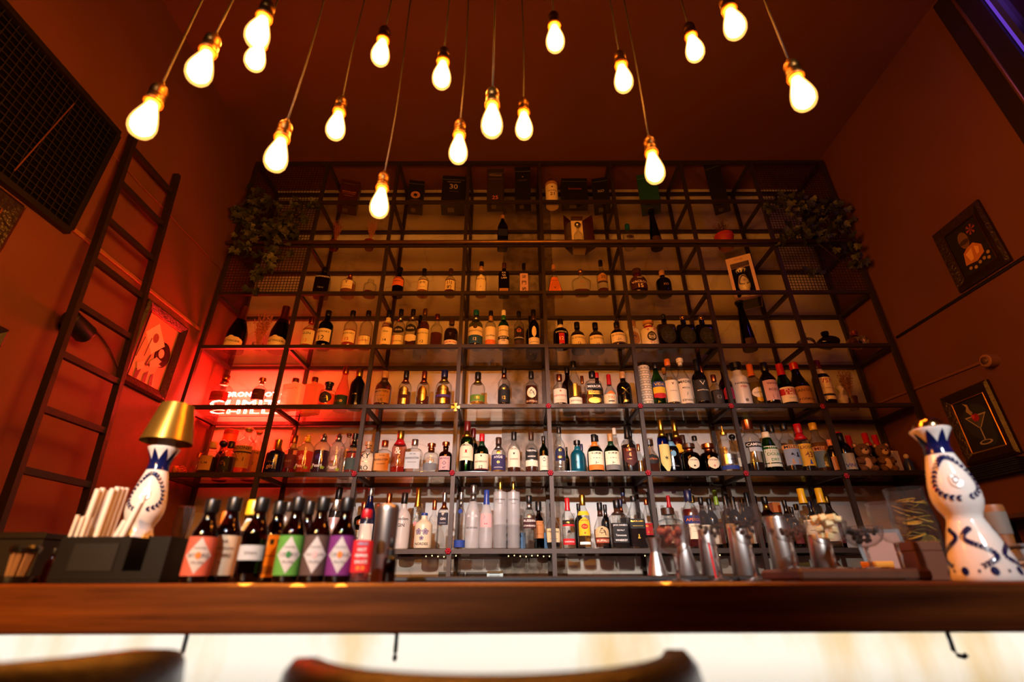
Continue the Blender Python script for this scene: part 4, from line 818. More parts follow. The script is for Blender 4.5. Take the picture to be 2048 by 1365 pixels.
B(6, 1692, 868, 31, 0, 'wine', 'black', None, (bk, 's'), [(.06, .46, .92, '#b0a890', 'r', [(' ', .2, bk), ('VINO', .8, 'blue')])], 'dark wine bottle with blue lettered label right of post')
B(6, 1693, 865, 24, 2, 'wine', 'black', None, ('red', 'f'), [], 'red capped wine behind the blue lettered wine')
B(6, 1712, 872, 24, 2, 'wine', 'black', None, ('red', 'f'), [], 'red capped wine behind the left teddy bear')
B(6, 1746, 867, 25, 1.5, 'wine', 'black', None, ('red', 'f'), [], 'red capped wine between the two teddy bears')
B(6, 1766, 871, 24, 1.5, 'wine', 'black', None, ('red', 'f'), [], 'red capped wine behind the right teddy bear')
# ---- bottom shelf
B(7, 668, 976, 28, 1.5, 'wine', 'black', None, (bk, 's', 'silver'), [(.1, .5, .9, 'rose', 'r')], 'dark bottle with ringed neck above the bitters')
B(7, 699, 983, 26, 1, 'slim', 'clear', ('water', .4), ('silver', 's', 'silver'), [], 'clear bottle with silver ringed cap')
B(7, 734, 977, 30, 1, 'slim', 'navy', None, ('silver', 's'), [(.1, .4, .9, wh, 'r')], 'navy blue bottle with silver cap')
B(7, 722, 1005, 30, 0, 'square', 'dgreen', ('dark', .5), ('copper', 's'), [(.06, .40, .95, cr, 'r', [('HERBAL', .8, bk)]), (.5, .62, .5, 'orange', 'o', [('✚', .4, wh)])], 'green square liqueur bottle with an orange round emblem')
B(7, 772, 988, 28, 1, 'short', 'clear', ('water', .4), ('copper', 's', 'blue'), [], 'clear bottle with blue neck above the shaker')
B(7, 804, 987, 31, 1, 'short', 'frostw', None, (bk, 's'), [(.35, .58, .9, wh, 't', [('London', .9, bk), ('GIN', .5, bk)])], 'white frosted bottle with dark sketch print')
B(7, 807, 1021, 30, 0, 'short', 'blue', None, ('copper', 's', 'blue'), [(.06, .50, .85, '#c8a878', 'r', [('ö', .35, 'blue'), ('VODKA', .8, bk), ('LUX', .5, bk)])], 'blue glass bottle with tan label')
B(7, 832, 976, 26, 1.5, 'short', 'clear', ('gold', .4), ('gold', 'f'), [(.3, .5, .6, 'pink', 't', [('❀', .6, 'pink')])], 'clear bottle with tall gold capsule')
B(7, 834, 1008, 26, 1, 'apoth', 'clear', ('water', .4), (cr, 'c'), [(.06, .5, .9, 'paper', 'r', [('GIN', .5, bk)])], 'small clear bottle with cream stopper')
B(7, 846, 1027, 35, 0, 'jug', 'creamc', None, ('blue', 's'), [(.3, .62, .9, wh, 't', [('❀❀', .8, '#6a5a8a')]), (.20, .36, .5, wh, 't', [('❀', .5, '#5a4a7a')]), (.06, .18, .9, wh, 't', [('NORDES', .8, bk)])], 'cream ceramic bottle with violet blossom')
B(7, 866, 1002, 22, 1, 'short', 'clear', ('water', .4), ('copper', 's'), [], 'clear bottle with cork between ceramic and square bottle')
B(7, 886, 986, 23, 0, 'square', 'clear', ('water', .5), ('silver', 's', 'copper'), [(.40, .62, .9, '#1c1a2c', 'r', [('♛', .3, wh), ('GIN', .5, wh), ('____', .6, wh)])], 'tall square clear bottle with dark square label')
B(7, 920, 985, 21, 0, 'std', 'clear', ('water', .4), ('silver', 's', 'silver'), [(.02, .14, .98, 'blue', 'wrap'), (.60, .69, .5, 'blue', 'o', [], .002)], 'slender clear bottle with a blue glass medallion')
B(7, 945, 971, 30, 0, 'slim', 'frost', None, ('silver', 's', 'silver'), [(.40, .58, .85, wh, 't', [('♣♣♣', .8, '#c8c8c8')]), (.28, .34, .8, wh, 't', [('BELVEDERE', .9, '#505050')])], 'frosted bottle with palace drawing')
B(7, 972, 981, 27, 0, 'slim', 'frost', None, ('blue', 'f'), [(.34, .58, .85, 'rose', 'r', [('➤', .5, 'blue'), ('▬', .25, 'red')])], 'frosted bottle, blue cap, flying bird label')
B(7, 1000, 964, 28, 0, 'ribbed', 'frost', ('dark', .34), ('gold', 's'), [(.62, .74, .85, wh, 't', [('KAUFFMAN', .8, '#403a38'), ('VODKA', .4, '#403a38')])], 'tall ribbed frosted vodka column, left one')
B(7, 1027, 964, 27, 0, 'ribbed', 'frost', ('dark', .34), ('gold', 's'), [(.62, .74, .85, wh, 't', [('KAUFFMAN', .8, '#403a38'), ('VODKA', .4, '#403a38')])], 'tall ribbed frosted vodka column, right one')
B(7, 1059, 992, 28, 0, 'slim', 'clear', ('water', .5), (bk, 's', 'silver'), [(.36, .55, .92, '#3a1414', 'r', [('RUSSIAN', .9, wh), ('STANDARD', .9, wh)]), (.56, .64, .4, 'silver', 'a')], 'clear vodka bottle with dark red name label')
B(7, 1078, 1004, 22, 1.5, 'short', 'amber', ('dark', .5), (bk, 'w'), [(.22, .58, .92, '#b8743c', 'r', [('____', .6, 'brown'), ('____', .6, 'brown')])], 'dark square shouldered bottle with plain orange label')
B(7, 1106, 1007, 30, 0, 'bulb', 'clear', ('dark', .3), (bk, 's', 'gold'), [(.12, .42, .9, '#d8c090', 'r', [('Hennessy', .85, 'brown'), ('____', .6, 'brown')]), (.52, .62, .4, bk, 'o')], 'cognac bottle with gold neck and cream label')
B(7, 1137, 997, 26, 0, 'std', 'clear', ('water', .4), ('red', 'f'), [(.46, .54, .9, bk, 'r', [('Cana Rio', .9, 'gold')]), (.42, .46, .9, 'red', 'r'), (.06, .18, .92, 'red', 'r', [('CACHACA', .8, wh)]), (.2, .4, .6, wh, 't', [('♞', .5, bk)])], 'clear bottle with red cap and two red bands')
B(7, 1168, 991, 26, 0, 'wine', 'clear', ('gold', .4), ('gold', 's'), [(.22, .56, .85, 'yellow', 'a', [('HAVANA', .7, 'red'), ('CLUB', .6, 'red'), ('▲', .2, 'red')]), (.34, .44, .5, 'red', 'o', [('Club', .7, 'yellow')], .0012), (.6, .68, .9, 'yellow', 'r'), (.06, .11, .8, wh, 'r')], 'clear rum bottle with bright yellow label')
B(7, 1160, 1008, 20, 2, 'std', 'black', None, (bk, 's'), [], 'dark bottle behind the yellow label rum')
B(7, 1203, 1006, 31, 0, 'bulb', 'clear', ('whisky', .4), (bk, 's', 'brown'), [(.22, .46, .9, '#c8a878', 'a', [('♞', .5, 'brown')]), (.10, .20, .9, '#9a3a20', 'r', [('BUFFALO', .9, cr)])], 'bourbon bottle with buffalo picture label')
B(7, 1214, 1010, 20, 2, 'std', 'black', None, (bk, 's'), [], 'dark bottle behind the buffalo picture bourbon')
B(7, 1238, 1001, 35, 0, 'square', 'clear', ('dark', .5), (bk, 's', 'brown'), [(.10, .50, .85, '#141414', 'r', [("JACK DANIEL'S", .95, wh), ('Old No.7', .5, wh), ('Tennessee', .7, wh), ('WHISKEY', .8, wh)])], 'square whiskey bottle with black and white label')
B(7, 1246, 1000, 20, 1.5, 'std', 'clear', ('dark', .5), ('navy', 's', 'copper'), [], 'blue capped bottle behind the black and white label')
B(7, 1252, 976, 22, 2, 'std', 'clear', ('dark', .5), ('navy', 's', 'brown'), [], 'taller blue capped bottle behind square whiskey')
B(7, 1273, 993, 33, 0, 'walker', 'clear', ('dark', .36), (bk, 's'), [(.36, .54, .9, '#141414', 'r', [('BLACK LABEL', .9, 'gold'), ('____', .7, 'gold')]), (.12, .30, .4, 'gold', 't', [('♟', .4, 'gold')])], 'square whisky with slanted black label')
B(7, 1299, 1000, 24, 0, 'walker', 'clear', ('dark', .3), ('copper', 's'), [(.26, .50, .9, 'red', 'r', [('RED LABEL', .9, 'gold'), ('★★★', .6, 'gold')])], 'square whisky with red label beside fifth post')
B(7, 1341, 1017, 48, 0, 'square', 'clear', ('dark', .55), ('brown', 'w'), [(.10, .50, .7, '#c0a070', 'r', [('✽', .25, 'gold'), ('ORIGINALE', .8, 'brown')])], 'wide square amaretto bottle with brown cap')
B(7, 1345, 992, 20, 2, 'walker', 'clear', ('water', .5), ('red', 'f'), [], 'clear bottle, red capsule, behind wide amaretto')
B(7, 1385, 982, 33, 0, 'wine', 'clear', ('red', .66), ('navy', 's'), [(.40, .54, .95, '#1a2a6a', 'r', [('APEROL', .9, 'orange')]), (.14, .40, .7, cr, 'r', [('APERITIVO', .7, 'grey'), ('____', .5, 'grey'), ('—', .5, 'navy')])], 'bright red aperitif bottle with blue band')
NB = [(1393, 992, 22, 1.5, 'clear', 'brass', 'w', 'clear bottle with wide brass stopper behind red aperitif'), (1411, 995, 24, 1, 'amber', bk, 's', 'dark bottle, ringed black cap, above first cut glass'),
      (1428, 998, 24, 1.5, 'black', bk, 's', 'black capped bottle with bright edge above first cut glass'), (1442, 981, 22, 2, 'clear', 'lime', 'f', 'clear bottle with lime green capsule'),
      (1461, 992, 26, .5, 'amber', bk, 'f', 'dark bottle with long black capsule, fifth from lime one'), (1476, 994, 26, .5, 'black', bk, 'f', 'dark bottle with medal on black capsule'),
      (1496, 999, 24, 1, 'black', bk, 's', 'short black capped bottle above the second cut glass'), (1506, 986, 24, 2, 'amber', bk, 'f', 'taller black capped bottle with gold neck ring'),
      (1522, 993, 24, 1.5, 'black', bk, 's', 'black capped bottle right of gold neck ring'), (1542, 994, 30, .5, 'amber', bk, 's', 'brown bottle with gold and black neck'),
      (1582, 1001, 22, 1.5, 'black', bk, 's', 'slim dark bottle with glossy black cap, right group'), (1594, 1015, 20, .5, 'black', bk, 's', 'lowest black capped bottle of the right group'),
      (1605, 1009, 24, 1, 'clear', bk, 's', 'clear bottle with black cap left of yellow capsules'), (1619, 978, 34, .5, 'clear', 'yellow', 'f', 'pale yellow liqueur bottle with yellow capsule'),
      (1633, 1003, 24, 2, 'black', 'navy', 's', 'navy capped bottle between the two yellow capsules'), (1656, 977, 34, .5, 'clear', 'yellow', 'f', 'golden liqueur bottle with yellow capsule by seventh post'),
      (1670, 993, 28, 2, 'amber', 'brass', 's', 'brown bottle with brass cap, last on right')]
for u, vt, wd, dp, gl, cc, st, d in NB:
    B(7, u, vt, wd, dp, 'std' if cc != 'yellow' else 'slim', gl, ('yellow' if vt == 978 else 'gold', .5) if gl == 'clear' else ('dark', .5), (cc, st, 'gold') if cc == 'yellow' or 'gold' in d else (cc, st), [(.1, .45, .85, ['paper', 'tan', 'dred', cr][u % 4], 'r', [('____', .6, bk)])], d)

# ================================================================== things on the shelves that are not bottles
def carton(k, u, vt, w, dep, aspect, col, texts, label, rz=0.0, lid=None, rough=.5):
    loc, H, R = on_shelf(k, u, vt, dep, w)
    t = thing('gift_box', label, 'gift box', loc, rz, 'gift boxes on the %s shelf' % ORD[k]); D = 2 * R * aspect
    MB().bevbox(-R, R, -D / 2, D / 2, .0003, H * .86, .0015).build('box_body', flat(col, rough), t)
    MB().bevbox(-R * 1.012, R * 1.012, -D / 2 * 1.012, D / 2 * 1.012, H * .86, H, .0015).build('box_lid', flat(lid or col, rough), t)
    for s, tw, z, c in texts:
        tv, tf, th = text_mesh(s); W = 2 * R * tw
        mesh('lettering', [(v.x * W, -D / 2 * 1.013 - .0006, z * H + v.y * W) for v in tv], tf, paper(c) if c not in METAL else capm(c), t)
    b = MB().box(-R * .45, R * .1, -D * .2, D * .2, -.0002, .0002); b.build('base_sticker', paper('grey'), t, loc=(0, 0, .0001))
    return t
carton(1, 697, 370, 36, .5, .7, '#3a0f0c', [('MACALLAN', .7, .55, '#b06a4a'), ('______', .7, .48, '#b06a4a'), ('____', .5, .4, '#b06a4a')], 'dark red gift box with pale lines, leftmost on the top shelf', .25)
carton(1, 831, 371, 30, .5, .9, '#0d0a09', [('❂', .6, .42, '#b08060'), ('____', .6, .22, '#8a6040')], 'small black gift box with round crest on the top shelf', .15)
carton(1, 907, 364, 46, .5, .7, '#0c0b10', [('30', .35, .62, '#a89a8a'), ('THE GLENLIVET', .6, .78, '#8a7a6a'), ('____', .4, .45, '#6a5a4a')], 'wide black gift box numbered 30 on the top shelf', .08)
carton(1, 991, 349, 33, 0, .9, '#2a2019', [('Wildturk', .8, .8, '#8a7050'), ('______', .8, .68, '#6a5a3a'), ('25', .35, .12, '#c06a4a')], 'tall brown gift box numbered 25 on the top shelf')
carton(1, 1046, 344, 31, 0, .9, '#08070a', [('✦', .12, .7, '#a08060'), ('BULLEIT', .6, .6, '#4a3a2a')], 'tall black gift box with one small star on the top shelf', -.05)
carton(1, 1149, 366, 51, 0, .5, '#08070a', [('Rémilion', .5, .55, '#7a2a1a'), ('______', .4, .3, '#4a2a1a')], 'widest black gift box right of the cream tube on the top shelf')
carton(1, 1203, 366, 32, .5, .9, '#0a0a0d', [('XO', .42, .5, '#9a9088')], 'black gift box lettered XO on the top shelf', -.2)
carton(1, 1299, 359, 37, .5, .9, '#12463c', [('●', .12, .8, '#b0a890')], 'green gift box behind the lowest right bulb on the top shelf', -.3)
carton(1, 1437, 333, 29, .5, .9, '#0d0a0b', [('___', .3, .72, '#3a3030')], 'tallest black gift box near the right mesh on the top shelf', -.5)
loc, H, R = on_shelf(1, 1104, 370, 0, 25)
t = thing('whisky_tube', 'cream cylindrical gift tube with dark print on the top shelf', 'gift tube', loc)
autosmooth(MB().lathe([(R, .0003), (R, H * .86)], 24).build('tube_body', paper(cr), t, True))
autosmooth(MB().lathe([(R * 1.03, H * .86), (R * 1.03, H * .985), (R * .95, H)], 24).build('tube_lid', paper('tan'), t, True))
for s, tw, z in (('▲', .2, .72), ('GLENFID', .7, .55), ('21', .35, .4)):
    tv, tf, th = text_mesh(s); W = 2 * R * tw
    mesh('lettering', [(v.x * W, -math.sqrt(max(0, R * R - (v.x * W) ** 2)) - .0008, z * H + v.y * W) for v in tv], tf, paper('brown'), t)
# second shelf: dried flowers in red pots, presentation box, orange bowl
def twigs(b, n, h, spread, seed, r0=.0014, bead=.0032):
    rnd = random.Random(seed)
    for i in range(n):
        a = rnd.uniform(0, 6.28); s = rnd.uniform(.2, 1) * spread; top = Vector((s * math.cos(a), s * math.sin(a), h * rnd.uniform(.65, 1)))
        pts = [Vector((0, 0, 0)).lerp(top, q) + Vector((rnd.uniform(-.004, .004), rnd.uniform(-.004, .004), 0)) * q for q in (0, .33, .66, 1)]
        b.tube(pts, r0, 4)
        for q in range(7):
            p = Vector((0, 0, 0)).lerp(top, .45 + .08 * q); d = Vector((rnd.uniform(-1, 1), rnd.uniform(-1, 1), rnd.uniform(0, 1))) * .012
            b.tube([p, p + d], r0 * .7, 3); b.ball(p + d, bead * rnd.uniform(.6, 1.2), 4, 3)
    return b
def potted(k, u, vt, dep, wpot, vpot, potcol, twcol, label, seed, spread=.045, name='potted_twigs', n=22, tilt=0):
    loc, H, R = on_shelf(k, u, vt, dep, wpot); ph = at_y(u, vpot, YD[dep]).z - ZT[k]
    t = thing(name, label, 'potted plant', loc); ph = max(.035, ph)
    autosmooth(MB().lathe([(R * .72, .0003), (R * .78, .004), (R, ph * .8), (R * 1.06, ph * .82), (R * 1.06, ph), (R * .9, ph), (R * .85, ph * .85)], 18).build('pot', flat(potcol, .5), t, True))
    o = twigs(MB(), n, H - ph, spread, seed).build('dried_twigs', flat(twcol, .8), t, loc=(0, 0, ph * .9)); o['kind'] = 'stuff'
    return t
potted(2, 671, 441, 0, 21, 486, '#6a1410', '#8a4a34', 'dried red twigs in a red pot, left one on the second shelf', 1)
potted(2, 741, 437, 0, 21, 484, '#6a1410', '#a06a48', 'dried tan twigs in a red pot, right one on the second shelf', 2)
potted(2, 1449, 445, 0, 35, 472, '#a32a14', '#4a2418', 'orange bowl of thin dark twigs on the second shelf', 3, .07, 'twig_bowl')
loc, H, R = on_shelf(2, 1157, 435, .5, 56)
t = thing('presentation_box', 'open octagonal presentation case holding a decanter on the second shelf', 'gift box', loc)
q = R * .42
MB().prism([(-q, .012), (q, .012), (q, H * .97), (-q, H * .97)], .03, .036).build('back_lining', paper(cr), t)
b = MB().prism([(-q, .001), (q, .001), (q, .012), (-q, .012)], -.05, .036); b.build('base_panel', flat('#b9a98a', .6), t)
for s in (-1, 1):
    P4 = [Vector((s * q, .036, .001)), Vector((s * R, -.055, .001)), Vector((s * (R + .006), -.051, .001)), Vector((s * (q + .006), .04, .001))]
    V = P4 + [p + Vector((0, 0, H * (.98 if i in (0, 3) else .93))) for i, p in enumerate(P4)]
    MB().rings(V, 2, 4).build('wing_door', flat('#3a120c', .4), t)
MB().prism([(-q, H * .97), (q, H * .97), (q, H), (-q, H)], -.01, .04).build('top_panel', flat('#3a120c', .4), t)
bottle('decanter', 'crystal decanter with silver stopper inside the octagonal case', 'bottle', None, loc + Vector((0, -.004, .0125)), q * .78, H * .80, 'dec', 'clear', ('dark', .34), ('silver', 'b'), [])
# third shelf: white carton with a painted bottle in its window
loc, H, R = on_shelf(3, 1489, 503, 1.5, 46); H = min(H, .395)
BXC = (loc, H, R)
t = thing('window_box', 'pink white carton with window showing a painted bottle, third shelf', 'gift box', loc, -.5)
m = flat('#d8b8a8', .6); D = R * .95; wl = .007
MB().box(-R, -R + R * .26, -D, -D + wl, .001, H * .86).box(R - R * .26, R, -D, -D + wl, .001, H * .86).box(-R + R * .26, R - R * .26, -D, -D + wl, .001, .03).build('front_frame', m, t)
MB().box(-R, R, -D, -D + wl, H * .86, H).build('top_band', m, t)
MB().box(-R, -R + wl, -D + wl, D, .001, H).box(R - wl, R, -D + wl, D, .001, H).box(-R + wl, R - wl, D - wl, D, .001, H).build('box_sides', m, t)
MB().box(-R + wl, R - wl, -D + wl, D - wl, .001, .008).build('box_floor', flat('#0a0a10', .8), t)
MB().box(-R + wl, R - wl, D - wl - .003, D - wl - .001, .008, H - .01).build('dark_lining', flat('#07070c', .9), t)
tv, tf, th = text_mesh('Ciruja'); mesh('lettering', [(v.x * R * .7, -D - .0008, H * .93 + v.y * R * .7) for v in tv], tf, paper('tan'), t)
CER = (loc.copy(), H, R)
# fourth shelf: pink twigs in a glass, three skull bottles
loc, H, R = on_shelf(4, 520, 628, 0, 22)
t = thing('twig_glass', 'pink dried twigs in a small glass between the champagne magnums', 'vase', loc)
autosmooth(MB().lathe([(R * .8, .0005), (R, .03), (R * .9, .045), (R * .84, .045), (R * .9, .03), (R * .7, .004)], 18).build('glass', GL['clear'](), t, True))
o = twigs(MB(), 34, H - .01, .085, 9, .0016, .005).build('dried_twigs', flat('#a8604a', .8), t, loc=(0, 0, .008)); o['kind'] = 'stuff'
def skull(u, vt, wpx, mat, capmat, label, dep=.5, rz=0):
    loc, H, R = on_shelf(4, u, vt, dep, wpx)
    t = thing('skull_bottle', label, 'bottle', loc, rz, 'skull bottles on the fourth shelf'); V = []; n, m_ = 24, 18; hh = H * .8
    for j in range(m_):
        q = j / (m_ - 1); ph = -math.pi / 2 + math.pi * q
        for i in range(n):
            a = 2 * math.pi * (i + .5) / n; c = max(.06, math.cos(ph)); x, y, z = R * c * math.cos(a), R * 1.12 * c * math.sin(a), hh * (q if q > .5 else .5 - .5 * abs(1 - 2 * q) ** .8)
            fr = max(0, -math.sin(a))
            if q < .42: x *= .74 + .26 * q / .42; y = y * .80 if y > 0 else y * (.9 + .1 * q)
            for sx in (-1, 1):
                dd = ((x - sx * R * .38) / (R * .26)) ** 2 + ((z - hh * .52) / (hh * .13)) ** 2
                if fr > .2: y += R * .34 * math.exp(-dd * 1.3) * fr
            dd = (x / (R * .13)) ** 2 + ((z - hh * .37) / (hh * .08)) ** 2
            if fr > .3: y += R * .22 * math.exp(-dd) * fr
            if fr > .3 and abs(z - hh * .2) < hh * .06: y -= R * .05 * (1 if (i % 2) else -.4)
            V.append(Vector((x, y, z + .0006)))
    MB().rings(V, m_, n).build('skull_glass', mat, t, True)
    autosmooth(MB().lathe([(R * .30, hh * .96), (R * .27, hh * 1.06), (R * .34, hh * 1.07), (R * .34, H * .99), (R * .28, H)], 14).build('stopper', capmat, t, True))
skull(1612, 668, 34, crystal(), GL['clear'](), 'clear glass skull bottle behind the seventh post', .5, .3)
skull(1656, 665, 42, GL['black'](), GL['black'](), 'black skull bottle on the fourth shelf', .5, -.2)
skull(1715, 664, 40, crystal((.97, .9, .86)), capm('copper'), 'sparkling crystal skull bottle at the right end of fourth shelf', .5, -.4)
# fifth shelf: neon sign, mug, cup tower, bust, plant
m_neon = glow((1.0, .022, .013), 900.0)
y_n = 3.262; p0 = at_y(420, 779, y_n); p1 = at_y(586, 779, y_n)
NW, NH = p1.x - p0.x, p0.z - ZT[5]
t = thing('neon_sign', 'red neon lettering on a clear acrylic plate behind the bottles', 'neon sign', ((p0.x + p1.x) / 2, y_n, ZT[5]))
MB().box(-NW / 2, NW / 2, .006, .011, .0005, NH).build('acrylic_plate', glassm((.95, .92, .92), .04, (.9, .8, .8), .05), t)
for s, z, hgt, wd in (('NEGRONI NOT C', .80, .17, .88), ('CLIMITS', .46, .24, .90), ('CHILLS', .16, .15, .84)):
    cu = bpy.data.curves.new('neon_text', 'FONT'); cu.body = s; cu.align_x = 'CENTER'; cu.align_y = 'CENTER'; cu.resolution_u = 2
    cu.offset = 0; cu.fill_mode = 'NONE'; cu.bevel_depth = .02; cu.bevel_resolution = 1; cu.space_character = 1.1
    oo = bpy.data.objects.new('t', cu); me = oo.to_mesh()
    V = [v.co.copy() for v in me.vertices]; Fc = [tuple(f.vertices) for f in me.polygons]; oo.to_mesh_clear(); bpy.data.objects.remove(oo)
    xs = [v.x for v in V]; ys = [v.y for v in V]; W_, H_ = max(xs) - min(xs), max(ys) - min(ys)
    sx, sy = NW * wd / W_, NH * hgt / H_
    mesh('neon_tube', [((v.x - (max(xs) + min(xs)) / 2) * sx, v.z * min(sx, sy) - .002, NH * z + (v.y - (max(ys) + min(ys)) / 2) * sy) for v in V], Fc, m_neon, t, True)
MB().tube([(-NW / 2 - .02, .012, .003), (-NW / 2 + .1, .015, .004), (0, .014, .003), (NW / 2 + .15, .016, .004)], .003, 6).build('cable', m_dark, t, True)
loc, H, R = on_shelf(5, 1221, 792, 0, 27)
t = thing('tiki_mug', 'cream mug with dark face band in the fifth bay, fifth shelf', 'mug', loc)
autosmooth(MB().lathe([(R * .86, .0004), (R * .92, .003), (R, H * .5), (R * .96, H), (R * .88, H), (R * .9, H * .3)], 20).build('mug_body', flat('#d8c49a', .4), t, True))
MB().tube([(-R * .95 - .016 * math.sin(math.pi * i / 8), 0, H * (.2 + .6 * i / 8)) for i in range(9)], .004, 8).build('handle', flat('#3a2418', .4), t, True)
for s, tw, z, c in (('TIKI', .9, .68, 'orange'), ('▬▬', .9, .35, bk)):
    tv, tf, th = text_mesh(s); W = R * tw
    mesh('lettering', [(v.x * W, -math.sqrt(max(0, R * R - (v.x * W) ** 2)) - .0012, z * H + v.y * W) for v in tv], tf, paper(c), t)
loc, H, R = on_shelf(5, 1292, 726, 0, 25)
PLACED[5].append((loc, R, R))
t = thing('patterned_flask', 'tall ivory flask banded with black triangle pattern, right of fifth post', 'bottle', loc)
autosmooth(MB().lathe([(R * .9, .0004), (R, .004), (R, H * .88), (R * .9, H * .9), (R * .4, H * .905), (R * .36, H * .93)], 20).build('flask_body', flat('#cfc4aa', .6), t, True))
autosmooth(MB().lathe([(R * .42, H * .925), (R * .42, H * .98), (R * .35, H)], 14).build('stopper', capm(bk), t, True))
nb = 15
for i in range(nb):
    z = H * (.03 + .84 * i / nb)
    MB().lathe([(R * 1.008, z), (R * 1.008, z + H * .009)], 20, caps=False).build('pattern_band', flat('#1a1612', .6), t, True)
    if i % 2 == 0:
        b = MB()
        for a in range(12):
            th0 = 2 * math.pi * a / 12; b.add([(R * 1.008 * math.cos(th0 + d), R * 1.008 * math.sin(th0 + d), z + H * (.016 + e)) for d, e in ((-.12, .022), (.12, .022), (0, 0))], [(0, 2, 1)])
        b.build('triangle_row', flat('#1a1612', .6), t)
loc, H, R = on_shelf(5, 1686, 771, .5, 28)
t = thing('plaster_bust', 'small white plaster bust at the right end of the fifth shelf', 'figurine', loc, .4)
mw = flat('#c9bfae', .7, bump=(60, .3))
autosmooth(MB().lathe([(R * .8, .0004), (R * .8, .006), (R * .5, .012), (R * .55, H * .2)], 16).build('plinth', mw, t, True))
MB().ball((0, 0, H * .34), (R * .95, R * .6, H * .24), 16, 10).ball((-R * .45, -.004, H * .44), (R * .35, R * .45, H * .14), 12, 8).ball((R * .45, -.004, H * .44), (R * .35, R * .45, H * .14), 12, 8).tube([(0, 0, H * .5), (0, -.003, H * .66)], [R * .32, R * .26], 12).build('shoulders', mw, t, True)
MB().ball((0, -.004, H * .80), (R * .36, R * .42, H * .19), 14, 10).ball((0, -.004 - R * .42, H * .79), (R * .07, R * .09, H * .05), 6, 5).ball((0, R * .05, H * .88), (R * .40, R * .44, H * .12), 12, 8).build('head', mw, t, True)
potted(5, 1700, 735, 1, 20, 795, '#3a1410', '#7a4a24', 'brown dried plant in dark pot beside the plaster bust', 6, .05, 'potted_dried_plant', 40)
# sixth shelf: orange tube, round stoppered decanter, bears, card, blue figurine, string ornament
loc, H, R = on_shelf(6, 447, 861, 3, 26)
t = thing('whisky_tube', 'orange cylindrical gift tube behind bottles on the sixth shelf', 'gift tube', loc)
autosmooth(MB().lathe([(R, .0003), (R, H * .9)], 24).build('tube_body', flat('#b8571a', .5), t, True)); autosmooth(MB().lathe([(R * 1.03, H * .9), (R * 1.03, H * .99), (R * .95, H)], 24).build('tube_lid', flat('#7a2a12', .5), t, True))
loc, H, R = on_shelf(6, 437, 880, 1.5, 20)
bottle('decanter', 'dark decanter with big black ball stopper on the sixth shelf', 'bottle', 'bottles on the sixth shelf', loc, R, H, 'squat', 'amber', ('dark', .5), (bk, 'b', 'copper'), [])
def bear(u, vt, wpx, dep, label, rz):
    loc, H, R = on_shelf(6, u, vt, dep, wpx); R *= .9
    fur = flat('#6a4c3a', .95, bump=(220, .8), vary=.35); pale = flat('#c9a888', .95, bump=(220, .6)); blk = flat('#0a0706', .2)
    t = thing('teddy_bear', label, 'teddy bear', loc, rz, 'teddy bears on the sixth shelf')
    MB().ball((0, 0, H * .30), (R * .82, R * .62, H * .30), 20, 14).build('body', fur, t, True)
    MB().ball((0, -R * .12, H * .72), (R * .78, R * .66, H * .25), 20, 14).build('head', fur, t, True)
    for s in (-1, 1):
        e = MB().ball((s * R * .62, -R * .02, H * .93), (R * .26, R * .14, H * .085), 12, 8).build('ear', fur, t, True)
        MB().ball((s * R * .62, -R * .13, H * .925), (R * .16, R * .06, H * .055), 10, 6).build('inner_ear', pale, e, True)
        MB().ball((s * R * .32, -R * .70, H * .77), (R * .075, R * .06, H * .03), 8, 6).build('eye', blk, t, True)
        MB().tube([(s * R * .70, -R * .15, H * .46), (s * R * .66, -R * .50, H * .34), (s * R * .30, -R * .66, H * .30)], [R * .22, R * .24, R * .19], 12).build('arm', fur, t, True)
        MB().ball((s * R * .50, -R * .50, H * .10), (R * .36, R * .42, H * .10), 14, 8).build('leg', fur, t, True)
    mz = MB().ball((0, -R * .70, H * .66), (R * .36, R * .26, H * .10), 14, 9).build('muzzle', pale, t, True)
    MB().ball((0, -R * .95, H * .705), (R * .12, R * .07, H * .03), 8, 6).build('nose', blk, mz, True)
    MB().ball((0, -R * .42, H * .28), (R * .42, R * .26, H * .20), 14, 9).build('belly_patch', pale, t, True)
bear(1732, 887, 42, 0, 'left brown teddy bear facing the room on sixth shelf', -.25)
bear(1772, 888, 38, 0, 'right brown teddy bear beside the white card on sixth shelf', -.25)
p = on_shelf(6, 1796, 902, 1, 18); t = thing('greeting_card', 'white card leaning beside the right teddy bear', 'card', p[0], -.3)
for s in (-1, 1):
    V = [Vector((0, 0, .0005)), Vector((s * .035, .02 * (1 if s > 0 else 1), .0005)), Vector((s * .035, .02, p[1])), Vector((0, 0, p[1]))]
    V2 = [v + Vector((0, .0012, 0)) for v in V]
    MB().add(V + V2, [(0, 1, 2, 3), (7, 6, 5, 4), (0, 4, 5, 1), (1, 5, 6, 2), (2, 6, 7, 3), (3, 7, 4, 0)]).build('card_leaf', paper(wh), t)
p = on_shelf(6, 1820, 908, 1, 20); t = thing('blue_figurine', 'blue and white figurine at the right end of sixth shelf', 'figurine', p[0]); R, H = p[2], p[1]
autosmooth(MB().lathe([(R * .9, .0005), (R, .004), (R * .7, H * .3), (R * .85, H * .55), (R * .4, H * .72), (R * .38, H * .75)], 16).build('gown', flat('#2a3a7a', .3), t, True))
MB().ball((0, 0, H * .86), (R * .48, R * .48, H * .13), 12, 8).build('head', flat('#c9b8a8', .4), t, True)
MB().lathe([(R * .9, .012), (R * .83, .022)], 16, caps=False).build('white_hem', flat('#d8d4cc', .4), t, True)
y_ = 3.10; p = Vector((x_for(352, y_, ZT[6])[0], y_, ZT[6]))
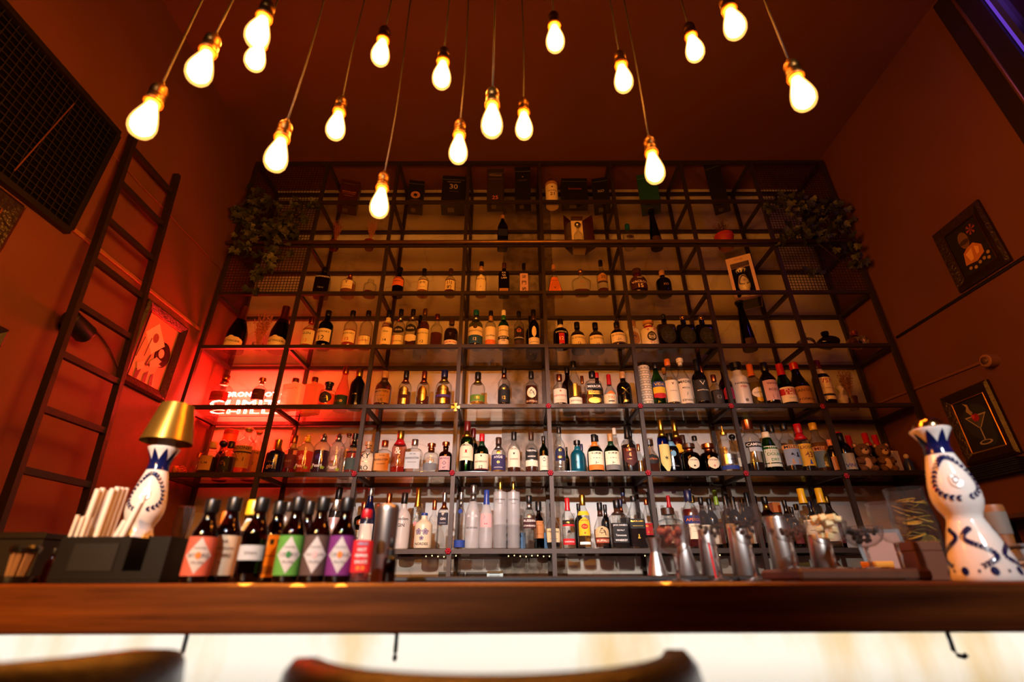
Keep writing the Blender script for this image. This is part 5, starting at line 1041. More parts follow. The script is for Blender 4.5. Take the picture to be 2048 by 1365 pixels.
# low left end of the sixth shelf: a wire basket ornament with dried fruit
p.x = max(p.x, XL + .06)
t = thing('wire_ornament', 'reddish wire ornament with dried slices at far left of sixth shelf', 'ornament', (p.x + .02, p.y, ZT[6]))
for i in range(4): MB().tube([(.036 * math.cos(a) * (1 - .12 * i), .03 * math.sin(a), .012 + .011 * i + .006 * math.sin(3 * a + i)) for a in [2 * math.pi * j / 16 for j in range(17)]], .0022, 5).build('wire_loop', flat('#b8502a', .4), t, True)
MB().tube([(-.02, -.02, .006), (-.02, -.026, .05)], .016, 12).build('dried_slice', flat('#a85a2a', .7), t, True)
# bottom shelf: blue cartons, pourer holder, liqueur carton
for u, w_, d in ((1013, 12, 'between ribbed columns'), (1095, 14, 'behind the cognac bottle'), (1044, 14, 'left of the vodka with red label')):
    loc, H, R = on_shelf(7, u, 1067, 1.5, w_)
    b = MB().bevbox(-R, R, -.03, .03, .0003, H, .001).build('blue_carton', flat('#12527e', .5), None, False, loc); tag(b, 'low blue carton %s on the bottom shelf' % d, 'carton', 'blue cartons on the bottom shelf')
loc, H, R = on_shelf(7, 1313, 1017, 3, 14)
t = thing('pourer_holder', 'black holder with thin black sticks behind the fifth post, bottom shelf', 'holder', loc)
autosmooth(MB().lathe([(R, .0004), (R, H), (R * .9, H), (R * .9, .01)], 18).build('cup', flat('#0d0d0e', .4), t, True))
for i in range(5): MB().tube([(R * .5 * math.cos(i * 1.3), R * .5 * math.sin(i * 1.3), .012), (R * .8 * math.cos(i * 1.3) - .012, R * .8 * math.sin(i * 1.3), H + .08 + .012 * i)], .0035, 6).build('stick', flat('#0d0d0e', .4), t, True)
loc, H, R = on_shelf(7, 1562, 1006, 3, 16)
t = thing('liqueur_carton', 'black carton with orange top band behind brown bottle, bottom shelf', 'carton', loc)
MB().bevbox(-R, R, -R, R, .0004, H * .78, .001).build('carton_body', flat('#141210', .5), t); MB().bevbox(-R, R, -R, R, H * .78, H, .001).build('top_band', flat('#c2661e', .5), t)

# ------------------------------------------------------------------ ivy at both upper ends
def leaf_mesh():
    o = [(0, 0), (.35, -.12), (.62, .12), (.42, .34), (.52, .62), (.22, .62), (0, 1.0), (-.22, .62), (-.52, .62), (-.42, .34), (-.62, .12), (-.35, -.12)]
    V = [Vector((x, .12 * abs(x), y)) for x, y in o] + [Vector((0, -.06, .42))]; n = len(o)
    me = bpy.data.meshes.new('ivy_leaf'); me.from_pydata([tuple(v) for v in V], [], [(n, i, (i + 1) % n) for i in range(n)]); me.update(); return me
LEAF = leaf_mesh(); 
mats_leaf = [flat(c, .55) for c in ('#33351a', '#282e17', '#45441f', '#1e2412')]
LM = []
for m in mats_leaf:
    q = LEAF.copy(); q.materials.append(m); LM.append(q)
def ivy(label, anchors, seed):
    rnd = random.Random(seed); p0 = at_y(*anchors[0], YS - .06)
    t = thing('hanging_ivy', label, 'ivy plant', (p0.x, YS - .05, ZT[2] + .25)); base = Vector(t.location); n = 0
    for (u, v), cnt, sp in zip(anchors[1:], [a for a in ANCH], [.075] * 99): pass
    for ai, (u, v, cnt, sp) in enumerate(anchors[1]):
        c = at_y(u, v, YS - .06)
        for i in range(cnt):
            q = Vector((rnd.gauss(0, sp * .55), rnd.uniform(-.07, .035), rnd.gauss(0, sp * .5)))
            p = c + q
            p.x = min(max(p.x, XL + .05), XR - .05)
            s = rnd.uniform(.038, .066)
            o = bpy.data.objects.new('leaf', LM[rnd.choice([0, 0, 1, 1, 2, 3])]); C.objects.link(o); o.parent = t
            o.location = p - base; o.scale = (s, s, s); o.rotation_euler = (rnd.uniform(-.6, .6) + math.pi, rnd.uniform(-.9, .9), rnd.uniform(-1.1, 1.1)); n += 1
    for st in anchors[2]:
        MB().tube([at_y(u, v, YS - .045 - .01 * (i % 2)) - base for i, (u, v) in enumerate(st)], .003, 5).build('stem', flat('#3a2a16', .8), t, True)
ANCH = []
def ivy2(label, clusters, stems, seed):
    u, v = clusters[0][:2]; ivy(label, [(u, v), clusters, stems], seed)
ivy2('dark green ivy spilling over the upper left end of the shelving', [(520, 405, 44, .11), (560, 440, 42, .13), (600, 425, 22, .09), (510, 465, 34, .10), (490, 500, 26, .07), (560, 480, 34, .11), (545, 520, 24, .07), (520, 545, 14, .05), (590, 470, 16, .07), (485, 430, 16, .06), (508, 580, 6, .03), (625, 410, 8, .05)],
     [[(600, 400), (560, 440), (530, 490), (515, 560), (508, 590)], [(560, 400), (520, 420), (490, 470), (470, 510)], [(620, 400), (600, 450), (580, 490)]], 21)
ivy2('dark green ivy spilling over the upper right end of the shelving', [(1575, 400, 40, .11), (1610, 420, 44, .13), (1655, 410, 26, .09), (1600, 460, 34, .11), (1640, 470, 32, .10), (1680, 440, 22, .07), (1690, 490, 16, .06), (1570, 475, 12, .06), (1625, 540, 10, .05), (1705, 520, 10, .05), (1540, 420, 10, .05)],
     [[(1560, 400), (1600, 440), (1640, 490), (1690, 530)], [(1660, 395), (1690, 440), (1720, 490)], [(1600, 400), (1610, 470), (1625, 555)]], 22)

# ------------------------------------------------------------------ fairy lights under the bottom shelf, sockets on the wall
def fairy(us, label):
    p = at_y(us[0], 1106, YS - .02); z = ZR[7] - HB - .012
    t = thing('fairy_lights', label, 'fairy lights', (p.x, YS + .02, z)); pts = []
    for i, u in enumerate(us):
        x = x_for(u, YS + .02, z)[0] - p.x; dz = .003 * math.sin(i * 1.7); pts.append((x, 0, dz + .003))
        MB().ball((x, 0, dz), (.0030, .003, .0038), 6, 4).build('led', glow((1.0, .72, .22), 6.0), t, True)
    MB().tube(pts, .0009, 4).build('wire', flat('#5a4a2a', .4), t)
fairy([852, 864, 876, 888, 900, 912], 'short run of fairy lights under the bottom shelf, left one')
fairy([1017 + 11.7 * i for i in range(9)], 'longer run of fairy lights under the bottom shelf, middle')
fairy([1290 + 30 * i for i in range(6)], 'sparse run of fairy lights under bottom shelf, right one')
def socket(u0, u1, label):
    a, b_ = at_y(u0, 1145, YB - .012), at_y(u1, 1145, YB - .012); W = b_.x - a.x; x = (a.x + b_.x) / 2
    t = thing('double_socket', label, 'wall socket', (x, YB, a.z - .085)); 
    MB().bevbox(-W / 2, W / 2, -.01, 0, 0, .085, .002).build('plate', flat('#4a4c50', .5), t)
    for s in (-1, 1):
        MB().tube([(s * W * .24, -.0105, .035), (s * W * .24, -.0115, .035)], .022, 18).build('socket_face', flat('#1a1b1d', .5), t)
        MB().tube([(s * W * .24 + .026 * math.cos(a_), -.0115, .035 + .026 * math.sin(a_)) for a_ in [2 * math.pi * i / 20 for i in range(21)]], .0016, 4).build('socket_ring', flat('#9a9a9a', .4), t)
socket(877, 929, 'left grey double socket on wall above the bar'); socket(932, 985, 'right grey double socket on wall above the bar')
p = at_y(990, 1150, 3.35)
t = thing('price_card', 'small pale card standing by the right wall socket', 'card', (x_for(990, 3.30, 1.13)[0], 3.30, .95))
MB().box(-.05, .05, -.001, .001, .06, .2).build('card_face', flat('#b8c8c4', .6), t); MB().box(-.055, .055, -.02, .02, 0, .06).build('card_foot', flat('#5a5c60', .5), t)
for i in range(3): MB().box(-.035, .03, -.0018, -.0012, .185 - .012 * i, .189 - .012 * i).build('print_line', flat('#5a6a68', .6), t)

# ================================================================== the bar
BT = 1.10; BY0, BY1 = .85, 1.52
def woodmat():
    m, nt, ln = newmat('varnished_wood'); b = nt.new('ShaderNodeBsdfPrincipled'); tc = nt.new('ShaderNodeTexCoord'); mp = nt.new('ShaderNodeMapping')
    mp.inputs['Scale'].default_value = (.6, 9, 14); ln.new(tc.outputs['Object'], mp.inputs[0])
    n = nt.new('ShaderNodeTexNoise'); n.inputs['Scale'].default_value = 3.0; n.inputs['Detail'].default_value = 8; n.inputs['Roughness'].default_value = .65; ln.new(mp.outputs[0], n.inputs['Vector'])
    cr_ = nt.new('ShaderNodeValToRGB'); e = cr_.color_ramp.elements; e[0].position = .3; e[0].color = (*lin('#3c1b0a'), 1); e[1].position = .7; e[1].color = (*lin('#84481c'), 1)
    ln.new(n.outputs[0], cr_.inputs[0]); ln.new(cr_.outputs[0], b.inputs['Base Color']); b.inputs['Roughness'].default_value = .32; b.inputs['Coat Weight'].default_value = .3
    out(nt, ln, b.outputs[0]); return m
m_bar = woodmat()
def onyxmat():
    m, nt, ln = newmat('honey_onyx'); b = nt.new('ShaderNodeBsdfPrincipled'); tc = nt.new('ShaderNodeTexCoord'); mp = nt.new('ShaderNodeMapping'); mp.inputs['Scale'].default_value = (3.2, 1, 1.2); ln.new(tc.outputs['Object'], mp.inputs[0])
    n = nt.new('ShaderNodeTexNoise'); n.inputs['Scale'].default_value = 1.2; n.inputs['Detail'].default_value = 6; ln.new(mp.outputs[0], n.inputs['Vector'])
    cr_ = nt.new('ShaderNodeValToRGB'); e = cr_.color_ramp.elements; e[0].position = .30; e[0].color = (*lin('#d8b878'), 1); e[1].position = .46; e[1].color = (*lin('#efe9da'), 1)
    ln.new(n.outputs[0], cr_.inputs[0]); ln.new(cr_.outputs[0], b.inputs['Base Color']); b.inputs['Roughness'].default_value = .3
    out(nt, ln, b.outputs[0]); return m
bar = thing('bar_counter', 'long varnished wooden bar counter with bright lit stone front', 'bar counter', (.245, 1.15, 0))
W2 = (XR - XL) / 2 - .006
MB().bevbox(-W2, W2, BY0 - 1.15, BY1 - 1.15, BT - .069, BT, .004).build('worktop', m_bar, bar)
MB().box(-W2, W2, 1.14 - 1.15, 1.19 - 1.15, 0, BT - .0695).build('stone_front', onyxmat(), bar)
MB().box(-W2, W2, 1.192 - 1.15, 1.48 - 1.15, 0, .10).build('plinth', m_dark, bar)
MB().box(-W2, W2, 1.02 - 1.15, 1.04 - 1.15, BT - .079, BT - .0695).build('led_strip', glow((1.0, .97, .93), 20.0), bar)
for u in (372, 793, 1898):
    x = x_for(u, .90, 1.02)[0]
    t = thing('bag_hook', 'dark metal bag hook under the bar, %s' % {372: 'at the left stool', 793: 'near the middle', 1898: 'at the far right'}[u], 'hook', (x, .90, BT - .0695), {372: 0, 793: .2, 1898: 1.0}[u], 'bag hooks under the bar')
    MB().tube([(0, 0, 0), (0, 0, -.028), (0, -.003, -.034), (0, -.010, -.036), (0, -.015, -.032)], .0035, 8).build('hook_wire', flat('#16120f', .4, .6), t, True)
    MB().tube([(0, 0, 0), (0, 0, -.003)], .008, 12).build('hook_plate', flat('#16120f', .4, .6), t, True)
b = MB().bevbox(-1.9, 1.10, 1.36, 1.50, BT + .0003, BT + .012, .003).build('bar_mat', flat('#101214', .6)); tag(b, 'black rubber bar mat along the inner edge of the bar', 'bar mat')

# ---- bottles on the bar
def bar_at(u, vt, y, w=0, zb=None):
    zb = zb or BT + .0004; H = at_y(u, vt, y).z - zb; x, d = x_for(u, y, zb + .35 * H); return Vector((x, y, zb)), H, w * d / F / 2
SH['bitters'] = ([(.88, 0), (1, .03), (1, .54), (.93, .60), (.72, .67), (.56, .74), (.49, .80), (.48, .97)], 2, 1, .83)
SH['cruet'] = ([(.90, 0), (1, .03), (1, .58), (.85, .66), (.60, .78), (.45, .88), (.42, .97)], 2, 1, .88)
SH['angostura'] = ([(.90, 0), (1, .03), (1, .50), (.9, .58), (.55, .66), (.45, .70), (.44, .97)], 2, 1, .80)
def bb(u, vt, w, y, shape, glass, liq, cap, labs, label):
    loc, H, R = bar_at(u, vt, y, w); rz = -math.atan2(loc.x, loc.y) * .8
    return bottle('bitters_bottle', label, 'bottle', 'bottles on the bar', loc, R, H, shape, glass, liq, cap, labs, rz, nseg=32)
def dia(c, name, ac): return [(.08, .53, .99, c, 'wrap'), (.10, .52, .86, '#b4aeaa', 'd', [(' ', .1, bk), ('THE BITTER', .5, 'grey'), (name, .8, 'grey'), ('TRUTH', .5, 'grey'), (' ', .1, bk)], .0014), (.27, .35, .2, ac, 'o', [], .0024)]
bb(401, 1000, 50, .975, 'bitters', 'amber', ('dark', .5), (bk, 's'), dia('#b8543c', 'BITTERS', 'orange'), 'brown bitters bottle with copper diamond label, leftmost on the bar')
bb(447, 996, 50, 1.03, 'bitters', 'amber', ('dark', .5), (bk, 's'), [(.08, .53, .99, '#b8a488', 'wrap'), (.1, .5, .8, wh, 't', [('THE', .3, 'brown'), ('BITTER TRUTH', .9, 'brown'), ('BITTERS', .8, 'copper'), ('★', .15, 'dred'), (' ', .2, bk)], .0012)], 'brown bitters bottle with plain beige label')
bb(504, 997, 50, .985, 'bitters', 'amber', ('dark', .5), (bk, 's'), [(.25, .42, .9, '#a8acb0', 'r', [('bitters', .5, 'grey')])], 'brown bitters bottle with a narrow white label')
bb(580, 996, 48, .985, 'bitters', 'amber', ('dark', .5), (bk, 's'), dia('#4f8a2e', 'CELERY', 'green'), 'bitters bottle with green diamond label')
bb(632, 996, 48, .985, 'bitters', 'amber', ('dark', .5), (bk, 's'), dia('#4a342c', 'CHOCOLATE', 'rose'), 'bitters bottle with brown diamond label')
bb(682, 997, 48, .985, 'bitters', 'amber', ('dark', .5), (bk, 's'), dia('#6a1c66', 'CREOLE', 'orange'), 'bitters bottle with purple diamond label')
bb(724, 1020, 38, .985, 'cruet', 'clear', ('pink', .18), ('red', 's'), [(.13, .56, .98, '#c8141a', 'wrap'), (.15, .55, .9, wh, 't', [('HEINZ', .6, 'sky'), ('HOT', .5, wh), ('PEPPER', .7, wh), ('SAUCE', .7, wh), ('●●', .5, 'orange')], .0012)], 'red labelled hot sauce bottle left of the shaker')
bb(542, 1004, 46, 1.09, 'bitters', 'amber', ('dark', .5), (bk, 's'), [(.06, .56, .9, '#d88a14', 'r', [('▆▆', .6, bk), ('____', .7, bk), ('|||||', .4, bk)])], 'bottle with orange barcode label between white and green labels')
bb(490, 1002, 46, 1.12, 'angostura', 'amber', ('dark', .5), ('yellow', 'w'), [(.05, .76, .95, wh, 'wrap')], 'yellow capped bitters bottle with oversized white paper behind')
bb(433, 1024, 36, 1.14, 'angostura', 'amber', ('dark', .5), ('orange', 's'), [(.1, .5, .9, 'tan', 'r')], 'orange capped bottle behind the copper label bitters')
bb(561, 1006, 34, 1.17, 'cruet', 'clear', ('pink', .3), (bk, 's'), [(.1, .5, .9, 'red', 'r')], 'clear cruet with black cap behind the green label')
bb(604, 1004, 36, 1.16, 'bitters', 'amber', ('dark', .4), (bk, 's'), [], 'brown bottle behind the green and brown labels')
bb(660, 1002, 34, 1.14, 'cruet', 'clear', ('gold', .4), ('silver', 's'), [], 'clear bottle behind the purple label bitters')
# steel shaker, dropper
m_ss = flat('#a39f9b', .38, 1.0)
def shaker(u, vt, w, y, label, prof, name='shaker_tin', zb=None, mat=None):
    loc, H, R = bar_at(u, vt, y, w, zb); t = thing(name, label, 'bar tool', loc)
    autosmooth(MB().lathe([(r * R, z * H) for r, z in prof], 32).build('steel_body', mat or m_ss, t, True)); return t, H, R
tin = [(.78, 0), (.80, .015), (1.0, .97), (1.03, .985), (1.0, 1.0), (.96, .99), (.76, .03)]
t, H, R = shaker(767, 1010, 46, 1.10, 'tall steel shaker right of the hot sauce', [(.86, 0), (.9, .012), (1, .9), (1.0, .93), (.96, .975), (.8, 1.0)])
MB().lathe([(1.015 * R, .9 * H), (1.015 * R, .915 * H)], 32, caps=False).build('rim_line', m_ss, t, True)
loc, H, R = bar_at(779, 1075, .985, 26)
t = thing('dropper_bottle', 'small brown dropper bottle in front of the shaker', 'bottle', loc)
autosmooth(MB().lathe([(R * .9, .0004), (R, .003), (R, H * .46), (R * .85, H * .53), (R * .45, H * .57), (R * .42, H * .6)], 24).build('glass_body', GL['amber'](), t, True))
autosmooth(MB().lathe([(R * .9, .003), (R * .93, H * .40), (R * .8, H * .45)], 18).build('liquid', LQ['dark'](), t, True))
c_ = autosmooth(MB().lathe([(R * .62, H * .58), (R * .62, H * .72), (R * .5, H * .74)], 18).build('cap', flat('#101010', .4), t, True))
MB().lathe([(R * .34, H * .74), (R * .32, H * .9), (R * .22, H * .98), (R * .08, H)], 14).build('rubber_bulb', flat('#101010', .5), c_, True)

# ---- painted ceramic decanter bottles
m_cer = flat('#dcd6cf', .12); m_cob = flat('#0d1446', .15)
CA = [(.97, 0), (1, .012), (1, .03), (.93, .10), (.80, .20), (.66, .29), (.55, .345), (.52, .37), (.56, .395), (.66, .43), (.73, .475), (.745, .52), (.71, .58), (.62, .66), (.51, .74), (.42, .80), (.385, .835), (.40, .86), (.46, .895), (.56, .93), (.64, .955), (.655, .965), (.62, .97), (.45, .955)]
def ceramic(name, label, cat, loc, R, H, rz, par_only=None):
    t = thing(name, label, cat, loc, rz)
    autosmooth(MB().lathe([(r * R, z * H + .0004) for r, z in CA], 40).build('ceramic_body', m_cer, t, True), 60)
    def S(th, z, off=.0009): r = interp(CA, z) * R + off; return Vector((r * math.sin(th), -r * math.cos(th), z * H))
    def leafp(b, th, z, ang, ln_, wd):
        r = interp(CA, z) * R; pts = []
        for s, tt in ((0, 0), (.35, .5), (.7, .45), (1, 0), (.7, -.45), (.35, -.5)):
            a, c = s * ln_, tt * wd; dx, dz = a * math.cos(ang) - c * math.sin(ang), a * math.sin(ang) + c * math.cos(ang)
            pts.append(S(th + dx / r, z + dz / H, .0012))
        b.add(pts, [(0, 5, 4, 3, 2, 1)[::-1]])
    # cobalt neck band with pointed crown
    n = 48; V = []; zz = (.79, .815, .84, .865)
    for z in zz: V += [S(2 * math.pi * i / n, z, .0010) for i in range(n)]
    MB().rings(V, 4, n, False).build('cobalt_band', m_cob, t, True)
    b = MB()
    for i in range(8):
        th = 2 * math.pi * (i + .5) / 8; rows = []
        for j in range(5):
            q = j / 4; hw = .39 * (1 - q) + .008; rows.append([S(th + hw * e, .865 + .085 * q, .0010) for e in (-1, -.33, .33, 1)])
        V = [v for r_ in rows for v in r_]; b.add(V, [(j * 4 + i_, j * 4 + i_ + 1, j * 4 + 5 + i_, j * 4 + 4 + i_) for j in range(4) for i_ in range(3)])
    b.build('crown_points', m_cob, t, True)
    # leaf wreath round the medallion
    b = MB(); N = 28
    for i in range(N):
        a = 2 * math.pi * i / N
        if abs(a - 1.5 * math.pi) < .12: continue
        th, z = .92 * math.cos(a) * (1 - .25 * math.sin(a)), .62 + .135 * math.sin(a); tang = math.atan2(.135 * H * math.cos(a), -.92 * interp(CA, z) * R * math.sin(a))
        for s in (-1, 1): leafp(b, th, z, tang + s * .55, .0098 * R / .054, .0046 * R / .054)
    b.build('painted_wreath', m_cob, t)
    # scrolls on the skirt and a row of dots
    b = MB()
    for k in range(4):
        c0 = -1.3 + k * 1.15
        for i in range(21):
            q = i / 20; zq = .31 - .22 * q; th = c0 + .40 * math.sin(q * 2 * math.pi) * (1 if k % 2 == 0 else -1)
            dth = .40 * 2 * math.pi * math.cos(q * 2 * math.pi) * (1 if k % 2 == 0 else -1); tang = math.atan2(-.22 * H, dth * interp(CA, zq) * R)
            for s in (-1, 1): leafp(b, th, zq, tang + s * .55, .0082 * R / .054, .0038 * R / .054)
    b.build('painted_scrolls', m_cob, t)
    b = MB()
    for i in range(16):
        th = 2 * math.pi * i / 16; rr = .0062 if i % 2 == 0 else .0022
        b.add([S(th + rr * math.cos(a) / R, .055 + rr * 1.2 * math.sin(a) / H, .0012) for a in [2 * math.pi * j / 10 for j in range(10)]], [tuple(range(10))])
    b.build('painted_dots', m_cob, t)
    b = MB().add([S(.26 * math.cos(a), .60 + .05 * math.sin(a), .0022) for a in [2 * math.pi * j / 20 for j in range(20)]], [tuple(range(20))]); m_ = b.build('medallion', flat('#cfc8c0', .2), t)
    b = MB()
    for i in range(7): a = i * .9; b.add([S(.10 * math.cos(a) + .05 * math.cos(a + 2.1 * j), .60 + .018 * math.sin(a) + .012 * math.sin(a + 2.1 * j), .003) for j in range(3)], [(0, 1, 2)])
    b.build('medallion_motif', flat('#5a4c44', .5), m_)
    return t
loc, H, R = bar_at(1935, 852, .985, 110); R = .054
x_, d_ = x_for(1955, .985, BT + .05); loc.x = x_
t = ceramic('ceramic_bottle', 'tall white ceramic bottle painted with cobalt wreath, right on the bar', 'bottle', loc, R, H, -math.atan2(loc.x, loc.y) + .25)
bl = [(.42, .95), (.50, .962), (.52, .975), (.50, 1.0), (.42, 1.03), (.28, 1.05), (.10, 1.06)]
autosmooth(MB().lathe([(r * R, z * H) for r, z in bl], 28).build('bell_stopper', flat('#b08a5a', .15, 1.0), t, True), 60)
ceramic('ceramic_bottle', 'small painted ceramic bottle inside the white window carton', 'bottle', CER[0] + Vector((0, 0, .0085)), CER[2] * .66, CER[1] * .80, -.35)
# lamp made from the same kind of bottle
loc, H, R = bar_at(288, 890, 1.17, 90); R = .052
x_, d_ = x_for(278, 1.17, BT + .11); loc.x = x_
t = ceramic('bottle_lamp', 'table lamp made from a painted ceramic bottle with gold shade', 'lamp', loc, R, H, -math.atan2(loc.x, loc.y) * .6)
zs = at_y(322, 883, 1.17).z - loc.z; zt = at_y(335, 812, 1.17).z - loc.z
autosmooth(MB().lathe([(.019, H * .95), (.019, zs + .004), (.006, zs + .006), (.006, zt - .01)], 20).build('stem', flat('#cfcac4', .3), t, True))
autosmooth(MB().lathe([(.056, zs - .004), (.0365, zt), (.0355, zt), (.055, zs - .004)], 36, caps=False).build('lamp_shade', flat('#a88434', .28, .85), t, True))
MB().lathe([(.001, zt - .0006), (.0365, zt - .0002)], 36, caps=False).build('shade_top', flat('#a88434', .28, .85), t, True)

# ---- black bar caddy with straws
loc, H, R = bar_at(225, 1070, .95, 230); x0 = x_for(92, .965, BT + .005)[0]; x1 = x_for(318, .965, BT + .005)[0]; CW = (x1 - x0) / 2; CX = (x0 + x1) / 2
t = thing('bar_caddy', 'black bar caddy holding napkins and straws, left on the bar', 'caddy', (CX, 1.015, BT + .0004))
mb_ = flat('#070708', .55, 0.0, .25); Hc = .078; yf, yb = -.05, .07
MB().bevbox(-CW, CW, yf, yb, 0, .006, .001).build('caddy_base', mb_, t)
MB().box(-CW, CW * .28, yf, yf + .004, .006, Hc).box(CW * .28, CW * .62, yf, yf + .004, .006, .02).box(CW * .62, CW, yf, yf + .004, .006, Hc).build('front_panel', mb_, t)
MB().box(-CW, CW, yb - .004, yb, .006, Hc).build('back_panel', mb_, t)
for x in (-CW, CW * .28 - .004, CW * .62, CW - .004): MB().box(x, x + .004, yf + .004, yb - .004, .006, Hc).build('divider', mb_, t)
MB().box(-CW + .03, CW * .1, yf - .002, yf, .02, Hc - .012).build('raised_panel', flat('#0a0a0b', .5), t)
def stick(u, vt, y, lean, wd, label, group, name, col='#e6e0d8'):
    p = at_y(u, vt, y); zb = BT + .0068; Hs = p.z - zb; x = x_for(u, y, zb + Hs * .8)[0] - lean * .5
    o = MB().tube([(0, 0, 0), (lean, 0, Hs)], wd, 10).build(name, flat(col, .7), None, True, (x, y, zb)); return tag(autosmooth(o), label, 'straw', group)
for i, (u, vt, y) in enumerate(((147, 1031, .978), (152, 1036, .985), (158, 1034, .978), (164, 1033, .985), (169, 1032, .978), (175, 1036, .986))):
    stick(u, vt, y, 0, .0032, 'short white paper straw in the left pocket of the caddy', 'short paper straws in the caddy', 'paper_straw')
for i, (u, vt, y) in enumerate(((184, 979, 1.0), (194, 977, 1.012), (203, 982, 1.024), (214, 978, 1.0), (224, 975, 1.012), (233, 976, 1.024), (242, 977, 1.036), (208, 990, 1.04))):
    stick(u, vt, y, 0, .0048, 'tall wrapped straw standing in the middle of the caddy', 'tall wrapped straws in the caddy', 'wrapped_straw')
for i, (u, vt, y, l) in enumerate(((266, 990, .985, .028), (256, 1005, .978, .03), (228, 1042, .982, .03))):
    stick(u, vt, y, l, .005, 'wrapped straw leaning to the right in the caddy', 'leaning wrapped straws in the caddy', 'wrapped_straw')
t, H, R = shaker(160, 1004, 34, 1.13, 'steel tin half hidden behind the straws', tin)
# toothpick holder, dark box and red bottle at the left edge
loc, H, R = bar_at(36, 1092, 1.0, 58)
t = thing('toothpick_holder', 'dark cup holding a bundle of wooden toothpicks, far left on the bar', 'holder', loc)
autosmooth(MB().lathe([(R * .9, .0004), (R * .95, .004), (R, .012), (R * .9, .012), (R * .85, .006)], 24).build('saucer', flat('#0c0c0d', .4), t, True))
b = MB()
rnd = random.Random(4)
for i in range(90):
    a, r = rnd.uniform(0, 6.28), R * .62 * math.sqrt(rnd.random()); b.tube([(r * math.cos(a) * .9, r * math.sin(a) * .9, .006), (r * math.cos(a) * 1.25, r * math.sin(a) * 1.25, .058)], .0011, 4)
o = b.build('toothpicks', flat('#a8805c', .8), t); o['kind'] = 'stuff'
autosmooth(MB().lathe([(R * .84, .052), (R * .9, .06), (R * .8, H), (R * .7, H), (R * .78, .058)], 24).build('cup_rim', flat('#0c0c0d', .3), t, True))
x0, x1 = x_for(-30, 1.3, BT)[0], x_for(112, 1.3, BT)[0]
t = thing('storage_box', 'black wooden box at the far left inside the bar', 'box', ((x0 + x1) / 2, 1.28, BT + .0125)); w_ = (x1 - x0) / 2; h_ = at_y(60, 1065, 1.22).z - BT - .0125
MB().bevbox(-w_, w_, -.06, .06, 0, h_ - .015, .002).build('box_body', flat('#0d0908', .6), t); MB().bevbox(-w_ - .002, w_ + .002, -.062, .062, h_ - .015, h_, .002).build('box_lid', flat('#140d0b', .5), t)
loc, H, R = bar_at(96, 1098, 1.05, 18)
bottle('bitters_bottle', 'small dark red bottle between the toothpicks and the caddy', 'bottle', 'bottles on the bar', loc, R, H, 'bitters', 'maroon', None, (bk, 's'), [])
# empty wine glasses left of the bitters
def stem(u, vt, w, y, kind, label, name='coupe_glass', group=None, zb=None):
    loc, H, R = bar_at(u, vt, y, w, zb); t = thing(name, label, 'glass', loc, 0, group)
    bowl = {'coupe': (.52, [(.10, .50), (.45, .54), (.80, .66), (.97, .83), (1.0, 1.0)]), 'nick': (.46, [(.10, .46), (.50, .50), (.78, .60), (.95, .80), (.98, 1.0)]), 'wine': (.45, [(.1, .45), (.55, .50), (.9, .62), (1, .75), (.85, 1)])}[kind]
    st, outp = bowl
    b1 = [(r * R, z * H) for r, z in outp]; b2 = [(max(.001, r * R - .0012), z * H + (.001 if i == 0 else 0)) for i, (r, z) in enumerate(outp)][::-1]
    gm = crystal()
    autosmooth(MB().lathe(b1, 32, caps=False).build('bowl', glassm((.92, .92, .92), .05, (.6, .6, .6), .02, 1.0, .3), t, True), 60)  # grey haze and darker edge put in for the bowl's highlights
    MB().tube([(outp[-1][0] * R * math.cos(2 * math.pi * i / 32), outp[-1][0] * R * math.sin(2 * math.pi * i / 32), H) for i in range(33)], .0009, 6).build('rim', gm, t, True)
    kn = [(.11, .045), (.07, .10), (.06, st * .5), (.11, st * .62), (.13, st * .68), (.08, st * .78), (.09, st * .9), (.14, st)] if kind != 'coupe' else [(.10, .045), (.075, .09), (.07, st * .6), (.08, st * .9), (.12, st)]
    autosmooth(MB().lathe([(r * R, z * H) for r, z in kn], 14).build('stem', gm, t, True), 60)
    autosmooth(MB().lathe([(.72 * R, .0004), (.74 * R, .0022), (.40 * R, .02 * H + .001), (.10 * R, .05 * H)], 28).build('foot', gm, t, True), 60)
    return loc, H, R, bowl
stem(350, 1014, 34, 1.30, 'wine', 'empty wine glass under red light, left of the bitters', 'wine_glass', 'wine glasses left of the bitters', BT + .0125)
stem(378, 1024, 30, 1.42, 'wine', 'smaller empty wine glass right behind the left one', 'wine_glass', 'wine glasses left of the bitters', BT + .0125)
loc, H, R = bar_at(357, 1078, 1.06, 32)
t = thing('garnish_jar', 'small glass jar with dark garnish between caddy and copper label', 'jar', loc)
autosmooth(MB().lathe([(R * .95, .0004), (R, .003), (R, H), (R * .94, H), (R * .94, .006)], 24).build('jar_glass', GL['clear'](), t, True))
autosmooth(MB().lathe([(R * .9, .006), (R * .9, H * .28)], 18).build('sugar_layer', flat('#a88a68', .8), t, True)); autosmooth(MB().lathe([(R * .9, H * .29), (R * .9, H * .8)], 18).build('spice_layer', flat('#2a2a30', .8), t, True))

